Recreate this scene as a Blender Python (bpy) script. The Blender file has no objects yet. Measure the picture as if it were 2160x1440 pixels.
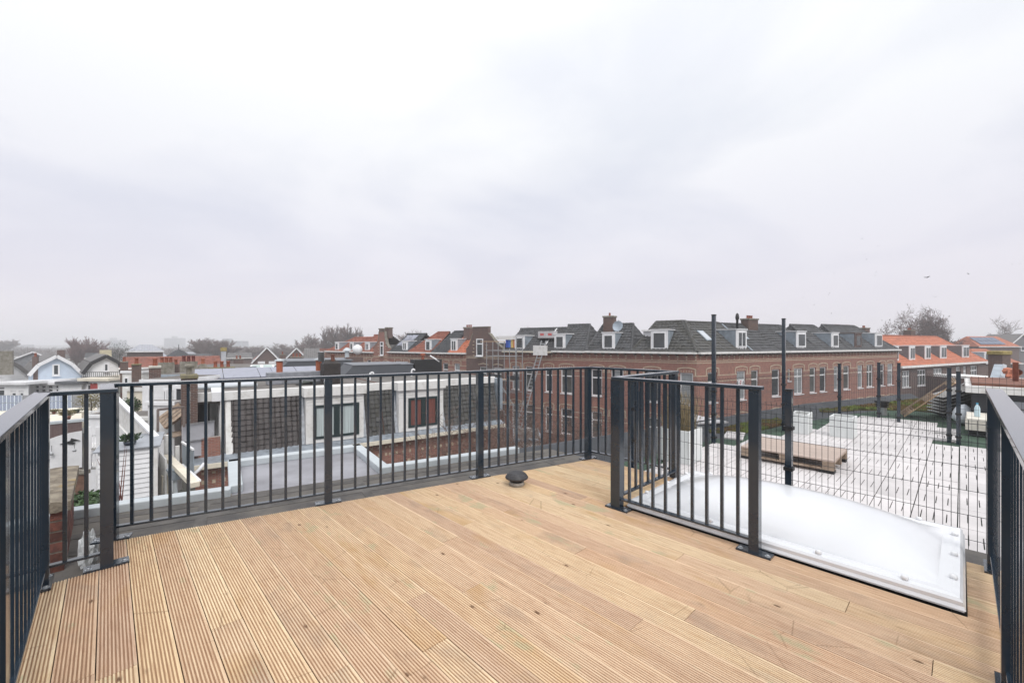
import bpy, bmesh, math, random
from mathutils import Vector, Matrix
R = math.radians
random.seed(7)
S = bpy.context.scene
COL = S.collection
# ------------------------------------------------------------------ camera, sky, sun, exposure
YAW = R(43.5); FPX = 900.0; CAMZ = 1.4; HOR = 723.0
cd = bpy.data.cameras.new('camera'); cam = bpy.data.objects.new('camera', cd); COL.objects.link(cam)
cam.location = (0, 0, CAMZ); cam.rotation_euler = (R(90), 0, -YAW)
cd.sensor_width = 36; cd.lens = 15.0; cd.shift_y = 0.0014; cd.clip_start = 0.05; cd.clip_end = 6000
S.camera = cam
S.view_settings.view_transform = 'Standard'; S.view_settings.look = 'None'
S.view_settings.gamma = 1; S.view_settings.use_curve_mapping = False
S.cycles.volume_bounces = 3
S.view_settings.exposure = 0.52
SUN_EL, SUN_AZ = R(48), R(200)      # azimuth clockwise from +Y
w = bpy.data.worlds.new('World'); S.world = w; w.use_nodes = True
nt = w.node_tree; nt.nodes.clear()
N = nt.nodes.new; L = nt.links.new
out = N('ShaderNodeOutputWorld'); bg = N('ShaderNodeBackground'); L(bg.outputs[0], out.inputs[0])
tc = N('ShaderNodeTexCoord'); sep = N('ShaderNodeSeparateXYZ'); L(tc.outputs['Generated'], sep.inputs[0])
sky = N('ShaderNodeTexSky'); sky.sky_type = 'NISHITA'; sky.sun_disc = False
sky.sun_elevation = SUN_EL; sky.sun_rotation = SUN_AZ
skm = N('ShaderNodeVectorMath'); skm.operation = 'SCALE'; skm.inputs['Scale'].default_value = 0.10; L(sky.outputs[0], skm.inputs[0])
# cloud deck: direction projected on a flat layer, soft noise
zz = N('ShaderNodeMath'); zz.operation = 'MAXIMUM'; zz.inputs[1].default_value = 0.0; L(sep.outputs[2], zz.inputs[0])
za = N('ShaderNodeMath'); za.operation = 'ADD'; za.inputs[1].default_value = 0.22; L(zz.outputs[0], za.inputs[0])
dv = N('ShaderNodeVectorMath'); dv.operation = 'DIVIDE'; L(tc.outputs['Generated'], dv.inputs[0])
cb = N('ShaderNodeCombineXYZ'); [L(za.outputs[0], cb.inputs[i]) for i in range(3)]; L(cb.outputs[0], dv.inputs[1])
n1 = N('ShaderNodeTexNoise'); n1.inputs['Scale'].default_value = 1.05; n1.inputs['Detail'].default_value = 6; n1.inputs['Roughness'].default_value = 0.5
n1.inputs['Distortion'].default_value = 0.35
L(dv.outputs[0], n1.inputs['Vector'])
rp = N('ShaderNodeValToRGB'); rp.color_ramp.elements[0].position = 0.40; rp.color_ramp.elements[0].color = (0.835, 0.852, 0.90, 1)
rp.color_ramp.elements[1].position = 0.60; rp.color_ramp.elements[1].color = (1.0, 1.0, 1.0, 1); L(n1.outputs['Fac'], rp.inputs[0])
# overcast brightening from the horizon to the zenith
gr = N('ShaderNodeValToRGB'); e = gr.color_ramp.elements
e[0].position = 0.0; e[0].color = (0.60, 0.57, 0.615, 1)
e[1].position = 1.0; e[1].color = (1.30, 1.30, 1.30, 1)
for p, c in ((0.10, (0.595, 0.57, 0.62, 1)), (0.25, (0.635, 0.632, 0.675, 1)), (0.42, (0.72, 0.728, 0.745, 1)), (0.60, (0.82, 0.825, 0.83, 1))):
    q = e.new(p); q.color = c
L(zz.outputs[0], gr.inputs[0])
# clouds fade out into the haze near the horizon
cf = N('ShaderNodeMapRange'); cf.inputs['From Min'].default_value = 0.04; cf.inputs['From Max'].default_value = 0.30
cf.inputs['To Min'].default_value = 0.12; cf.inputs['To Max'].default_value = 0.95; L(zz.outputs[0], cf.inputs['Value'])
mc = N('ShaderNodeMixRGB'); mc.blend_type = 'MULTIPLY'; L(cf.outputs[0], mc.inputs[0]); L(gr.outputs[0], mc.inputs[1]); L(rp.outputs[0], mc.inputs[2])
mx = N('ShaderNodeMixRGB'); mx.inputs[0].default_value = 0.94; L(skm.outputs[0], mx.inputs[1]); L(mc.outputs[0], mx.inputs[2])
L(mx.outputs[0], bg.inputs[0]); bg.inputs[1].default_value = 1.0
sd = bpy.data.lights.new('sun', 'SUN'); sd.energy = 1.1; sd.angle = R(22); sd.color = (1.0, 0.97, 0.93)
so = bpy.data.objects.new('sun', sd); COL.objects.link(so)
so.rotation_euler = (R(90) - SUN_EL, 0, math.pi - SUN_AZ); so.location = (0, 0, 40)

# ------------------------------------------------------------------ measuring helpers (survey of the site from the camera station)
CA, SA = math.cos(YAW), math.sin(YAW)
def W(px, d):
    l = (px - 1080) / FPX * d
    return Vector((l * CA + d * SA, -l * SA + d * CA, 0))
def ZY(py, d): return CAMZ - (py - HOR) * d / FPX
def PT(px, py, d): v = W(px, d); v.z = ZY(py, d); return v
def GZ(px, py, z): d = FPX * (CAMZ - z) / (py - HOR); v = W(px, d); v.z = z; return v

# ------------------------------------------------------------------ mesh builder
class MB:
    def __init__(s): s.v = []; s.f = []
    def quad(s, *p):
        n = len(s.v); s.v += [tuple(q) for q in p]; s.f.append(tuple(range(n, n + len(p)))); return s
    def box(s, x0, x1, y0, y1, z0, z1, m=None):
        p = [Vector((x, y, z)) for z in (z0, z1) for x, y in ((x0, y0), (x1, y0), (x1, y1), (x0, y1))]
        if m is not None: p = [m @ q for q in p]
        n = len(s.v); s.v += [tuple(q) for q in p]
        s.f += [tuple(n + i for i in f) for f in ((3, 2, 1, 0), (4, 5, 6, 7), (0, 1, 5, 4), (1, 2, 6, 5), (2, 3, 7, 6), (3, 0, 4, 7))]
        return s
    def bar(s, a, b, wd, ht=None, up=(0, 0, 1)):          # rectangular bar from a to b
        ht = wd if ht is None else ht
        a = Vector(a); b = Vector(b); d = (b - a).normalized(); u = Vector(up)
        if abs(d.dot(u)) > .98: u = Vector((1, 0, 0))
        sx = d.cross(u).normalized() * wd / 2; uz = sx.cross(d).normalized() * ht / 2
        p = [a - sx - uz, a + sx - uz, a + sx + uz, a - sx + uz, b - sx - uz, b + sx - uz, b + sx + uz, b - sx + uz]
        n = len(s.v); s.v += [tuple(q) for q in p]
        s.f += [tuple(n + i for i in f) for f in ((0, 1, 2, 3), (7, 6, 5, 4), (0, 4, 5, 1), (1, 5, 6, 2), (2, 6, 7, 3), (3, 7, 4, 0))]
        return s
    def prism(s, poly, z0, z1):                            # vertical prism over a plan polygon (ccw)
        k = len(poly); n = len(s.v)
        s.v += [(p[0], p[1], z0) for p in poly] + [(p[0], p[1], z1) for p in poly]
        s.f += [tuple(n + i for i in range(k - 1, -1, -1)), tuple(n + k + i for i in range(k))]
        s.f += [(n + i, n + (i + 1) % k, n + k + (i + 1) % k, n + k + i) for i in range(k)]
        return s
    def slab(s, poly3, t):                                 # polygon in space given thickness against its normal
        P = [Vector(p) for p in poly3]; nn = (P[1] - P[0]).cross(P[-1] - P[0]).normalized()
        k = len(P); n = len(s.v); s.v += [tuple(p) for p in P] + [tuple(p - nn * t) for p in P]
        s.f += [tuple(n + i for i in range(k)), tuple(n + k + i for i in range(k - 1, -1, -1))]
        s.f += [(n + i, n + k + i, n + k + (i + 1) % k, n + (i + 1) % k) for i in range(k)]
        return s
    def lathe(s, prof, seg=16, c=(0, 0, 0), m=None):       # profile of (radius, z)
        n = len(s.v); c = Vector(c)
        for r, z in prof:
            for i in range(seg):
                a = 2 * math.pi * i / seg; q = Vector((r * math.cos(a), r * math.sin(a), z))
                if m is not None: q = m @ q
                s.v.append(tuple(q + c))
        for j in range(len(prof) - 1):
            for i in range(seg):
                i2 = (i + 1) % seg
                s.f.append((n + j * seg + i, n + j * seg + i2, n + (j + 1) * seg + i2, n + (j + 1) * seg + i))
        s.f.append(tuple(n + i for i in range(seg - 1, -1, -1))); k = n + (len(prof) - 1) * seg
        s.f.append(tuple(k + i for i in range(seg)))
        return s
    def cone(s, a, b, ra, rb, seg=3):                      # open tapered stick
        a = Vector(a); b = Vector(b); d = b - a
        if d.length < 1e-6: return s
        d.normalize(); u = d.cross(Vector((0, 0, 1)) if abs(d.z) < .9 else Vector((1, 0, 0))).normalized(); v = d.cross(u)
        n = len(s.v)
        for c, r in ((a, ra), (b, rb)):
            for i in range(seg):
                t = 2 * math.pi * i / seg; s.v.append(tuple(c + (u * math.cos(t) + v * math.sin(t)) * r))
        s.f += [(n + i, n + (i + 1) % seg, n + seg + (i + 1) % seg, n + seg + i) for i in range(seg)]
        return s
    def tube(s, pts, r, seg=8):
        for i in range(len(pts) - 1): s.cone(pts[i], pts[i + 1], r, r, seg)
        return s
    def mesh(s, name, mat, smooth=False):
        me = bpy.data.meshes.new(name); me.from_pydata(s.v, [], s.f); me.update()
        if mat: me.materials.append(mat)
        if smooth:
            for p in me.polygons: p.use_smooth = True
        return me
    def build(s, name, mat, parent=None, smooth=False, bevel=0, kind=None, label=None):
        o = bpy.data.objects.new(name, s.mesh(name, mat, smooth)); COL.objects.link(o)
        if parent: o.parent = parent
        if bevel:
            b = o.modifiers.new('bevel', 'BEVEL'); b.width = bevel; b.segments = 2; b.limit_method = 'ANGLE'
        if kind: o['kind'] = kind
        if label: o['label'] = label
        return o
def tag(o, label, cat, group=None):
    o['label'] = label; o['category'] = cat
    if group: o['group'] = group
    return o
def T(name, label, cat, loc=(0, 0, 0), rz=0, group=None):
    o = bpy.data.objects.new(name, None); COL.objects.link(o); o.empty_display_size = .2
    o.location = loc; o.rotation_euler = (0, 0, rz); return tag(o, label, cat, group)
def inst(name, me, parent, loc=(0, 0, 0), rot=(0, 0, 0), scale=(1, 1, 1)):
    o = bpy.data.objects.new(name, me); COL.objects.link(o); o.parent = parent
    o.location = loc; o.rotation_euler = rot; o.scale = scale; return o

# ------------------------------------------------------------------ materials
MATS = {}
def mat(name, col, rough=.7, metal=0, var=.18, scale=3, bump=0, bscale=40, spec=.5, rnd=0, col2=None, trans=0, stretch=(1, 1, 1), thr=(.35, .65), coat=0):
    if name in MATS: return MATS[name]
    m = bpy.data.materials.new(name); m.use_nodes = True; t = m.node_tree; b = t.nodes['Principled BSDF']
    b.inputs['Roughness'].default_value = rough; b.inputs['Metallic'].default_value = metal
    b.inputs['Specular IOR Level'].default_value = spec; b.inputs['Coat Weight'].default_value = coat
    if trans: b.inputs['Transmission Weight'].default_value = trans
    tcn = t.nodes.new('ShaderNodeTexCoord'); mp = t.nodes.new('ShaderNodeMapping'); mp.inputs['Scale'].default_value = stretch
    t.links.new(tcn.outputs['Object'], mp.inputs[0])
    nz = t.nodes.new('ShaderNodeTexNoise'); nz.inputs['Scale'].default_value = scale; nz.inputs['Detail'].default_value = 6; nz.inputs['Roughness'].default_value = .62
    t.links.new(mp.outputs[0], nz.inputs['Vector'])
    r = t.nodes.new('ShaderNodeValToRGB'); r.color_ramp.elements[0].position, r.color_ramp.elements[1].position = thr
    c2 = col2 if col2 else tuple(c * (1 - var) for c in col)
    c1 = col if col2 else tuple(min(1, c * (1 + var * .6)) for c in col)
    r.color_ramp.elements[0].color = (*c2, 1); r.color_ramp.elements[1].color = (*c1, 1)
    t.links.new(nz.outputs['Fac'], r.inputs[0]); src = r.outputs[0]
    if rnd:
        oi = t.nodes.new('ShaderNodeObjectInfo'); h = t.nodes.new('ShaderNodeHueSaturation')
        mr = t.nodes.new('ShaderNodeMapRange'); mr.inputs['To Min'].default_value = 1 - rnd; mr.inputs['To Max'].default_value = 1 + rnd * .7
        t.links.new(oi.outputs['Random'], mr.inputs['Value']); t.links.new(mr.outputs[0], h.inputs['Value']); t.links.new(src, h.inputs['Color']); src = h.outputs[0]
        ad = t.nodes.new('ShaderNodeVectorMath'); ad.operation = 'ADD'; sc = t.nodes.new('ShaderNodeMath'); sc.operation = 'MULTIPLY'; sc.inputs[1].default_value = 37
        t.links.new(oi.outputs['Random'], sc.inputs[0]); t.links.new(tcn.outputs['Object'], ad.inputs[0]); t.links.new(sc.outputs[0], ad.inputs[1]); t.links.new(ad.outputs[0], mp.inputs[0])
    t.links.new(src, b.inputs['Base Color'])
    if bump:
        n2 = t.nodes.new('ShaderNodeTexNoise'); n2.inputs['Scale'].default_value = bscale; n2.inputs['Detail'].default_value = 5
        t.links.new(tcn.outputs['Object'], n2.inputs['Vector'])
        bp = t.nodes.new('ShaderNodeBump'); bp.inputs['Strength'].default_value = bump; bp.inputs['Distance'].default_value = .02
        t.links.new(n2.outputs['Fac'], bp.inputs['Height']); t.links.new(bp.outputs[0], b.inputs['Normal'])
    MATS[name] = m; return m
def brickmat(name, c1, c2, mortar, bw=.22, bh=.064, dirt=.35, soot=(.10, .075, .065)):
    if name in MATS: return MATS[name]
    m = bpy.data.materials.new(name); m.use_nodes = True; t = m.node_tree; b = t.nodes['Principled BSDF']; nn = t.nodes.new; ll = t.links.new
    tcn = nn('ShaderNodeTexCoord'); sp = nn('ShaderNodeSeparateXYZ'); ll(tcn.outputs['Object'], sp.inputs[0])
    ad = nn('ShaderNodeMath'); ll(sp.outputs[0], ad.inputs[0]); ll(sp.outputs[1], ad.inputs[1])
    cbn = nn('ShaderNodeCombineXYZ'); ll(ad.outputs[0], cbn.inputs[0]); ll(sp.outputs[2], cbn.inputs[1])
    bt = nn('ShaderNodeTexBrick'); bt.inputs['Scale'].default_value = 1; bt.inputs['Brick Width'].default_value = bw; bt.inputs['Row Height'].default_value = bh
    bt.inputs['Mortar Size'].default_value = .007; bt.inputs['Mortar Smooth'].default_value = .2; bt.inputs['Bias'].default_value = 0
    bt.inputs['Color1'].default_value = (*c1, 1); bt.inputs['Color2'].default_value = (*c2, 1); bt.inputs['Mortar'].default_value = (*mortar, 1)
    ll(cbn.outputs[0], bt.inputs['Vector'])
    nz = nn('ShaderNodeTexNoise'); nz.inputs['Scale'].default_value = .45; nz.inputs['Detail'].default_value = 7; nz.inputs['Roughness'].default_value = .65; ll(tcn.outputs['Object'], nz.inputs['Vector'])
    rr = nn('ShaderNodeMapRange'); rr.inputs['From Min'].default_value = .45; rr.inputs['From Max'].default_value = .75; rr.inputs['To Max'].default_value = dirt; ll(nz.outputs['Fac'], rr.inputs['Value'])
    mxn = nn('ShaderNodeMixRGB'); ll(rr.outputs[0], mxn.inputs[0]); ll(bt.outputs['Color'], mxn.inputs[1]); mxn.inputs[2].default_value = (*soot, 1)
    n3 = nn('ShaderNodeTexNoise'); n3.inputs['Scale'].default_value = 5; n3.inputs['Detail'].default_value = 4; ll(cbn.outputs[0], n3.inputs['Vector'])
    hs = nn('ShaderNodeHueSaturation'); m3 = nn('ShaderNodeMapRange'); m3.inputs['To Min'].default_value = .75; m3.inputs['To Max'].default_value = 1.25
    ll(n3.outputs['Fac'], m3.inputs['Value']); ll(m3.outputs[0], hs.inputs['Value']); ll(mxn.outputs[0], hs.inputs['Color'])
    ll(hs.outputs[0], b.inputs['Base Color']); b.inputs['Roughness'].default_value = .85
    bp = nn('ShaderNodeBump'); bp.inputs['Strength'].default_value = .4; bp.inputs['Distance'].default_value = .01; bp.invert = True
    ll(bt.outputs['Fac'], bp.inputs['Height']); ll(bp.outputs[0], b.inputs['Normal'])
    MATS[name] = m; return m
STEEL = mat('anthracite_powder_coat', (.014, .026, .041), .27, 0, .12, 6, .02, 300, spec=.5, coat=.65)
STEEL.node_tree.nodes['Principled BSDF'].inputs['IOR'].default_value = 1.5
STEEL.node_tree.nodes['Principled BSDF'].inputs['Coat Roughness'].default_value = .07
STEEL.node_tree.nodes['Principled BSDF'].inputs['Coat IOR'].default_value = 1.55
WHITE = mat('white_paint', (.80, .80, .81), .5, 0, .10, 1.6, .05, 30)
OLDWHITE = mat('weathered_white_paint', (.75, .74, .72), .65, 0, .2, 3.5, .15, 60, col2=(.56, .54, .50), thr=(.25, .5))
CREAM = mat('cream_paint', (.74, .68, .56), .6, 0, .12, 2)
GLASS = mat('window_glass', (.035, .042, .048), .06, 0, .5, .9, spec=.9)
GREENFRAME = mat('dark_green_frame', (.018, .034, .036), .4, 0, .1, 5)
ZINC = mat('zinc_sheet', (.33, .38, .43), .45, .25, .22, 2.5, .06, 30)
ALU = mat('aluminium_trim', (.52, .56, .58), .5, .2, .10, 4)
BITUMEN = mat('bitumen_felt', (.165, .150, .130), .9, 0, .4, 2.6, .5, 160, col2=(.085, .080, .078))
DARKBIT = mat('dark_bitumen', (.062, .066, .074), .85, 0, .3, 1.6, .4, 150)
GREYROOF = mat('pale_grey_roofing', (.31, .308, .335), .45, 0, .2, 1.7, .1, 50, col2=(.19, .185, .20), thr=(.3, .58))
BRICK = brickmat('red_brick', (.33, .122, .082), (.24, .088, .062), (.34, .30, .27), dirt=.28)
BRICKB = brickmat('brown_brick', (.145, .082, .066), (.105, .060, .052), (.20, .18, .17))
BRICKD = brickmat('dark_brick', (.125, .062, .046), (.075, .042, .035), (.22, .2, .18), .21, .07)
BRICKP = brickmat('purple_brown_brick', (.135, .080, .075), (.115, .068, .065), (.17, .14, .13))
STONE = mat('pale_stone_band', (.52, .43, .32), .8, 0, .25, 4)
CONC = mat('weathered_concrete', (.29, .27, .235), .9, 0, .4, 4, .6, 30, col2=(.15, .135, .10))
TERRA = mat('terracotta', (.30, .085, .045), .8, 0, .3, 5)
OTILE = mat('orange_roof_tile', (.45, .145, .075), .6, 0, .25, 2.2, .1, 30, rnd=.12)
RTILE = mat('rust_red_roof_tile', (.25, .080, .048), .7, 0, .35, 1.2, .1, 30, rnd=.12)
GTILE = mat('grey_roof_tile', (.088, .090, .096), .75, 0, .4, 1.4, .2, 40, rnd=.12, col2=(.05, .05, .05))
BTILE = mat('black_roof_tile', (.042, .045, .05), .6, 0, .3, 2, .1, 40, rnd=.1)
MOSSTILE = mat('mossy_grey_roof_tile', (.092, .092, .093), .85, 0, .4, 2.2, .3, 40, rnd=.2, col2=(.062, .06, .05))
DTILE = mat('brown_grey_roof_tile', (.070, .060, .058), .6, 0, .2, 5, .1, 40, rnd=.22)
SLATE = mat('grey_roof_sheet', (.15, .143, .140), .7, 0, .15, 1.5)
BLACK = mat('black_sheet', (.010, .010, .011), .5, 0, .2, 6)
PV = mat('solar_cell_blue', (.055, .085, .16), .15, 0, .15, 4, spec=.9)
PVG = mat('solar_panel_grey', (.25, .26, .33), .22, 0, .1, 2, spec=.9)
PINE = mat('raw_pine', (.55, .38, .24), .75, 0, .25, 7, .2, 60, stretch=(1, 6, 6))
PALLET = mat('old_pallet_wood', (.44, .345, .265), .85, 0, .3, 6, .25, 60, col2=(.24, .17, .12), rnd=.12)
PINKBOARD = mat('pinkish_hardwood', (.46, .365, .31), .7, 0, .2, 8, .1, 60, stretch=(.4, 8, 4), rnd=.08)
RED = mat('red_cloth', (.42, .05, .04), .8, 0, .25, 6)
GALV = mat('galvanised_tube', (.42, .43, .44), .4, .6, .15, 8)
# ------------------------------------------------------------------ deck boards
def deckmat():
    m = bpy.data.materials.new('pressure_treated_pine'); m.use_nodes = True; t = m.node_tree; b = t.nodes['Principled BSDF']; nn = t.nodes.new; ll = t.links.new
    tcn = nn('ShaderNodeTexCoord'); oi = nn('ShaderNodeObjectInfo')
    sc = nn('ShaderNodeMath'); sc.operation = 'MULTIPLY'; sc.inputs[1].default_value = 61; ll(oi.outputs['Random'], sc.inputs[0])
    ad = nn('ShaderNodeVectorMath'); ll(tcn.outputs['Object'], ad.inputs[0]); ll(sc.outputs[0], ad.inputs[1])
    def noise(scale, st, det=5, dist=0, rough=.6):
        mp = nn('ShaderNodeMapping'); mp.inputs['Scale'].default_value = st; ll(ad.outputs[0], mp.inputs[0])
        n = nn('ShaderNodeTexNoise'); n.inputs['Scale'].default_value = scale; n.inputs['Detail'].default_value = det; n.inputs['Distortion'].default_value = dist; n.inputs['Roughness'].default_value = rough
        ll(mp.outputs[0], n.inputs['Vector']); return n.outputs['Fac']
    def ramp(src, *st):
        r = nn('ShaderNodeValToRGB'); el = r.color_ramp.elements
        el[0].position, el[0].color = st[0][0], (*st[0][1], 1); el[1].position, el[1].color = st[-1][0], (*st[-1][1], 1)
        for p, c in st[1:-1]: q = el.new(p); q.color = (*c, 1)
        ll(src, r.inputs[0]); return r.outputs[0]
    def mix(fac, a, c, mode='MIX'):
        k = nn('ShaderNodeMixRGB'); k.blend_type = mode
        for i, v in ((0, fac), (1, a), (2, c)):
            if hasattr(v, 'links'): ll(v, k.inputs[i])
            else: k.inputs[i].default_value = v if i == 0 else (*v, 1)
        return k.outputs[0]
    base = ramp(oi.outputs['Random'], (0, (.70, .50, .36)), (.16, (.80, .645, .455)), (.30, (.66, .48, .36)), (.44, (.76, .59, .41)), (.58, (.83, .68, .48)), (.70, (.62, .45, .345)), (.82, (.78, .60, .40)), (.92, (.73, .55, .41)), (1, (.70, .50, .355)))
    grain = noise(9, (7, .55, 3), 6, .8)
    c = mix(.75, base, ramp(grain, (.25, (.70, .60, .55)), (.5, (1, 1, 1)), (.75, (1.06, 1.08, 1.05))), 'MULTIPLY')
    streak = noise(30, (6, .12, 3), 3)
    c = mix(.55, c, ramp(streak, (.3, (.68, .55, .48)), (.6, (1, 1, 1))), 'MULTIPLY')
    blot = noise(1.6, (1.4, .55, 1), 4, .5)
    c = mix(ramp(blot, (.56, (0, 0, 0)), (.68, (.5, .5, .5))), c, (.54, .34, .15))        # resinous orange-brown heartwood streaks
    grey = noise(2.3, (1.2, .7, 1), 4, .3)
    c = mix(ramp(grey, (.57, (0, 0, 0)), (.70, (.5, .5, .5))), c, (.38, .30, .25))            # damp grey patches
    grn = noise(5.5, (1.0, .55, 1), 3)
    c = mix(ramp(grn, (.62, (0, 0, 0)), (.69, (.65, .65, .65))), c, (.50, .48, .32))              # green preservative bleeding
    mp = nn('ShaderNodeMapping'); mp.inputs['Scale'].default_value = (6.5, 3.1, 1); ll(ad.outputs[0], mp.inputs[0])
    vo = nn('ShaderNodeTexVoronoi'); vo.inputs['Scale'].default_value = 1.0; ll(mp.outputs[0], vo.inputs['Vector'])
    c = mix(ramp(vo.outputs['Distance'], (.030, (1, 1, 1)), (.050, (.75, .75, .75)), (.062, (.25, .25, .25)), (.11, (0, 0, 0))), c, (.17, .10, .06))   # knots
    # short sawn cross marks: only where a sparse mask allows them
    mp2 = nn('ShaderNodeMapping'); mp2.inputs['Scale'].default_value = (2.2, 3.1, 1); ll(ad.outputs[0], mp2.inputs[0])
    vc = nn('ShaderNodeTexVoronoi'); vc.feature = 'DISTANCE_TO_EDGE'; vc.inputs['Scale'].default_value = .62; ll(mp2.outputs[0], vc.inputs['Vector'])
    ck = ramp(vc.outputs['Distance'], (.0, (.5, .5, .5)), (.008, (0, 0, 0))); msk = ramp(noise(2.1, (1, 1, 1), 2), (.52, (0, 0, 0)), (.6, (1, 1, 1)))
    c = mix(mix(1, ck, msk, 'MULTIPLY'), c, (.20, .12, .07))
    # darker red-brown mixed in towards the groove bottoms (geometry coordinate: below the ridge tops)
    sp = nn('ShaderNodeSeparateXYZ'); ll(tcn.outputs['Object'], sp.inputs[0])
    mr = nn('ShaderNodeMapRange'); mr.inputs['From Min'].default_value = -.0050; mr.inputs['From Max'].default_value = -.001; mr.inputs['To Min'].default_value = .72; mr.inputs['To Max'].default_value = 0; ll(sp.outputs[2], mr.inputs['Value'])
    c = mix(mr.outputs[0], c, (.29, .155, .095))
    c = mix(1, c, (1, .98, .91), 'MULTIPLY')
    ll(c, b.inputs['Base Color']); b.inputs['Roughness'].default_value = .72; b.inputs['Specular IOR Level'].default_value = .3
    bp = nn('ShaderNodeBump'); bp.inputs['Strength'].default_value = .25; bp.inputs['Distance'].default_value = .004; ll(noise(60, (4, .4, 2), 4), bp.inputs['Height']); ll(bp.outputs[0], b.inputs['Normal'])
    return m
DECK = deckmat()
def rail_y(x): return 4.18 - .2530 * x                      # line of the long railing
deck = bpy.data.objects.new('deck', None); COL.objects.link(deck); deck['kind'] = 'structure'; deck['label'] = 'grooved softwood roof terrace deck'
PW, NR = .1308, 10
prof = [(-PW / 2, -.026), (-PW / 2, -.002)]
rp_ = PW / NR
for i in range(NR):
    x0 = -PW / 2 + i * rp_
    prof += [(x0 + .0012, 0), (x0 + rp_ * .55, 0), (x0 + rp_ * .64, -.0052), (x0 + rp_ * .93, -.0052)]
prof[-2:] = []
prof += [(PW / 2 - .0012, 0), (PW / 2, -.002), (PW / 2, -.026)]
def board(x, y0, y1, skew0=0., skew1=0.):
    k = len(prof); mb = MB(); L_ = y1 - y0
    mb.v = [(px_, -L_ / 2 + skew0 * px_, pz) for px_, pz in prof] + [(px_, L_ / 2 + skew1 * px_, pz) for px_, pz in prof]
    mb.f = [(i, i + 1, k + i + 1, k + i) for i in range(k - 1)] + [(k - 1, 0, k, 2 * k - 1)]
    mb.f += [tuple(range(k - 1, -1, -1)), tuple(range(k, 2 * k))]
    o = mb.build('deck_board', DECK, deck); o.location = (x, (y0 + y1) / 2, random.uniform(-.0012, .0012)); o.rotation_euler.z = random.uniform(-.0006, .0006)
pitch = .1345; x = -.305 + pitch / 2; ci = 0
while x < 4.24:
    yend = 3.66 if x < -.06 else rail_y(x) - .035
    sk = 0 if x < -.06 else -.253
    spans = [(-1.2, yend)]
    if 3.2 < x + PW / 2: spans = [(1.995, yend)] if x < 4.2 else [(2.05, yend)]
    if 3.2 < x + PW / 2 and x < 3.96: spans.append((-.5, -.02))
    for (a, b_) in spans:
        cuts = [a]; p = a + random.choice((1.5, 2.2, 2.9, 3.4, 3.9)) + random.uniform(-.3, .3)
        while p < b_ - .45:
            if p - cuts[-1] > .5: cuts.append(p)
            p += random.uniform(2.6, 3.6)
        cuts.append(b_)
        for i in range(len(cuts) - 1):
            last = i == len(cuts) - 2 and b_ == yend
            board(x, cuts[i] + .0015, cuts[i + 1] - .0015, 0, sk if last else 0)
    x += pitch; ci += 1
# joists below the boards, seen only through the gaps
for i, yy in enumerate((-.9, -.3, .3, .9, 1.5, 2.1, 2.7, 3.3)):
    MB().box(-.27, 3.1, yy - .025, yy + .025, -.205, -.027).build('joist', mat('dark_joist', (.10, .07, .05), .9), deck)

# ------------------------------------------------------------------ own flat roof, parapet trims
def rl(x, off): return (x, rail_y(x) + off)                 # offset line parallel to the railing
roof = MB().prism([(-3.2, -3), (4.85, -3), (4.85, rail_y(4.85) + 1.35), (2.42, rail_y(2.42) + 1.34), (-1.2, rail_y(-1.2) + 1.34), (-3.2, rail_y(-3.2) + 1.34)], -3.2, -.20).build('flat_roof', BITUMEN)
roof['kind'] = 'structure'; roof['label'] = 'weathered grey bitumen roof round the timber deck'
bay = MB().prism([(.95, rail_y(.95) + 1.35), (2.42, rail_y(2.42) + 1.35), (2.70, 6.2), (1.2, 6.5)], -3.2, -.205).build('bay_roof', GREYROOF); bay['kind'] = 'structure'; bay['label'] = 'pale grey roofing sheet over the projecting bay'
# felt seams and a few wrinkles on the bitumen: raised overlaps
seam = MB()
for off in (.42, .80, 1.18):
    seam.bar((-2.5, rail_y(-2.5) + off, -.199), (4.6, rail_y(4.6) + off, -.199), .10, .006)
for xx in (-.8, .5, 1.9, 3.3, 4.2):
    seam.bar((xx, rail_y(xx) + .1, -.198), (xx + .22, rail_y(xx) + 1.2, -.198), .09, .006)
so_ = seam.build('felt_seam', mat('bitumen_overlap', (.145, .135, .125), .9, 0, .4, 5, .4, 120, col2=(.07, .066, .062)), roof)
def trim(name, pts, label, wd=.13, ht=.09, z=-.165, m=None):
    mb = MB()
    for i in range(len(pts) - 1):
        a, b2 = Vector((*pts[i], z)), Vector((*pts[i + 1], z)); dd = (b2 - a).normalized() * wd * .5
        mb.bar(a - dd * (i > 0) * .98, b2 + dd * (i < len(pts) - 2) * .98, wd, ht)
    o = mb.build(name, m or ALU, None, bevel=.012); return tag(o, label, 'roof trim')
trim('roof_edge_trim', [(-2.4, rail_y(-2.4) + 1.40), (.95, rail_y(.95) + 1.37)], 'pale aluminium roof edge trim left of the grey bay roof')
trim('roof_edge_trim', [(1.0, rail_y(1) + 1.42), (1.19, 6.5), (2.70, 6.21), (2.47, rail_y(2.47) + 1.30)], 'pale roof edge trim wrapping three sides of the grey bay roof', z=-.163)
trim('roof_edge_trim', [(2.45, rail_y(2.45) + 1.38), (4.36, rail_y(4.36) + 1.40)], 'pale aluminium roof edge trim with rounded end, right of the bay roof')

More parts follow.
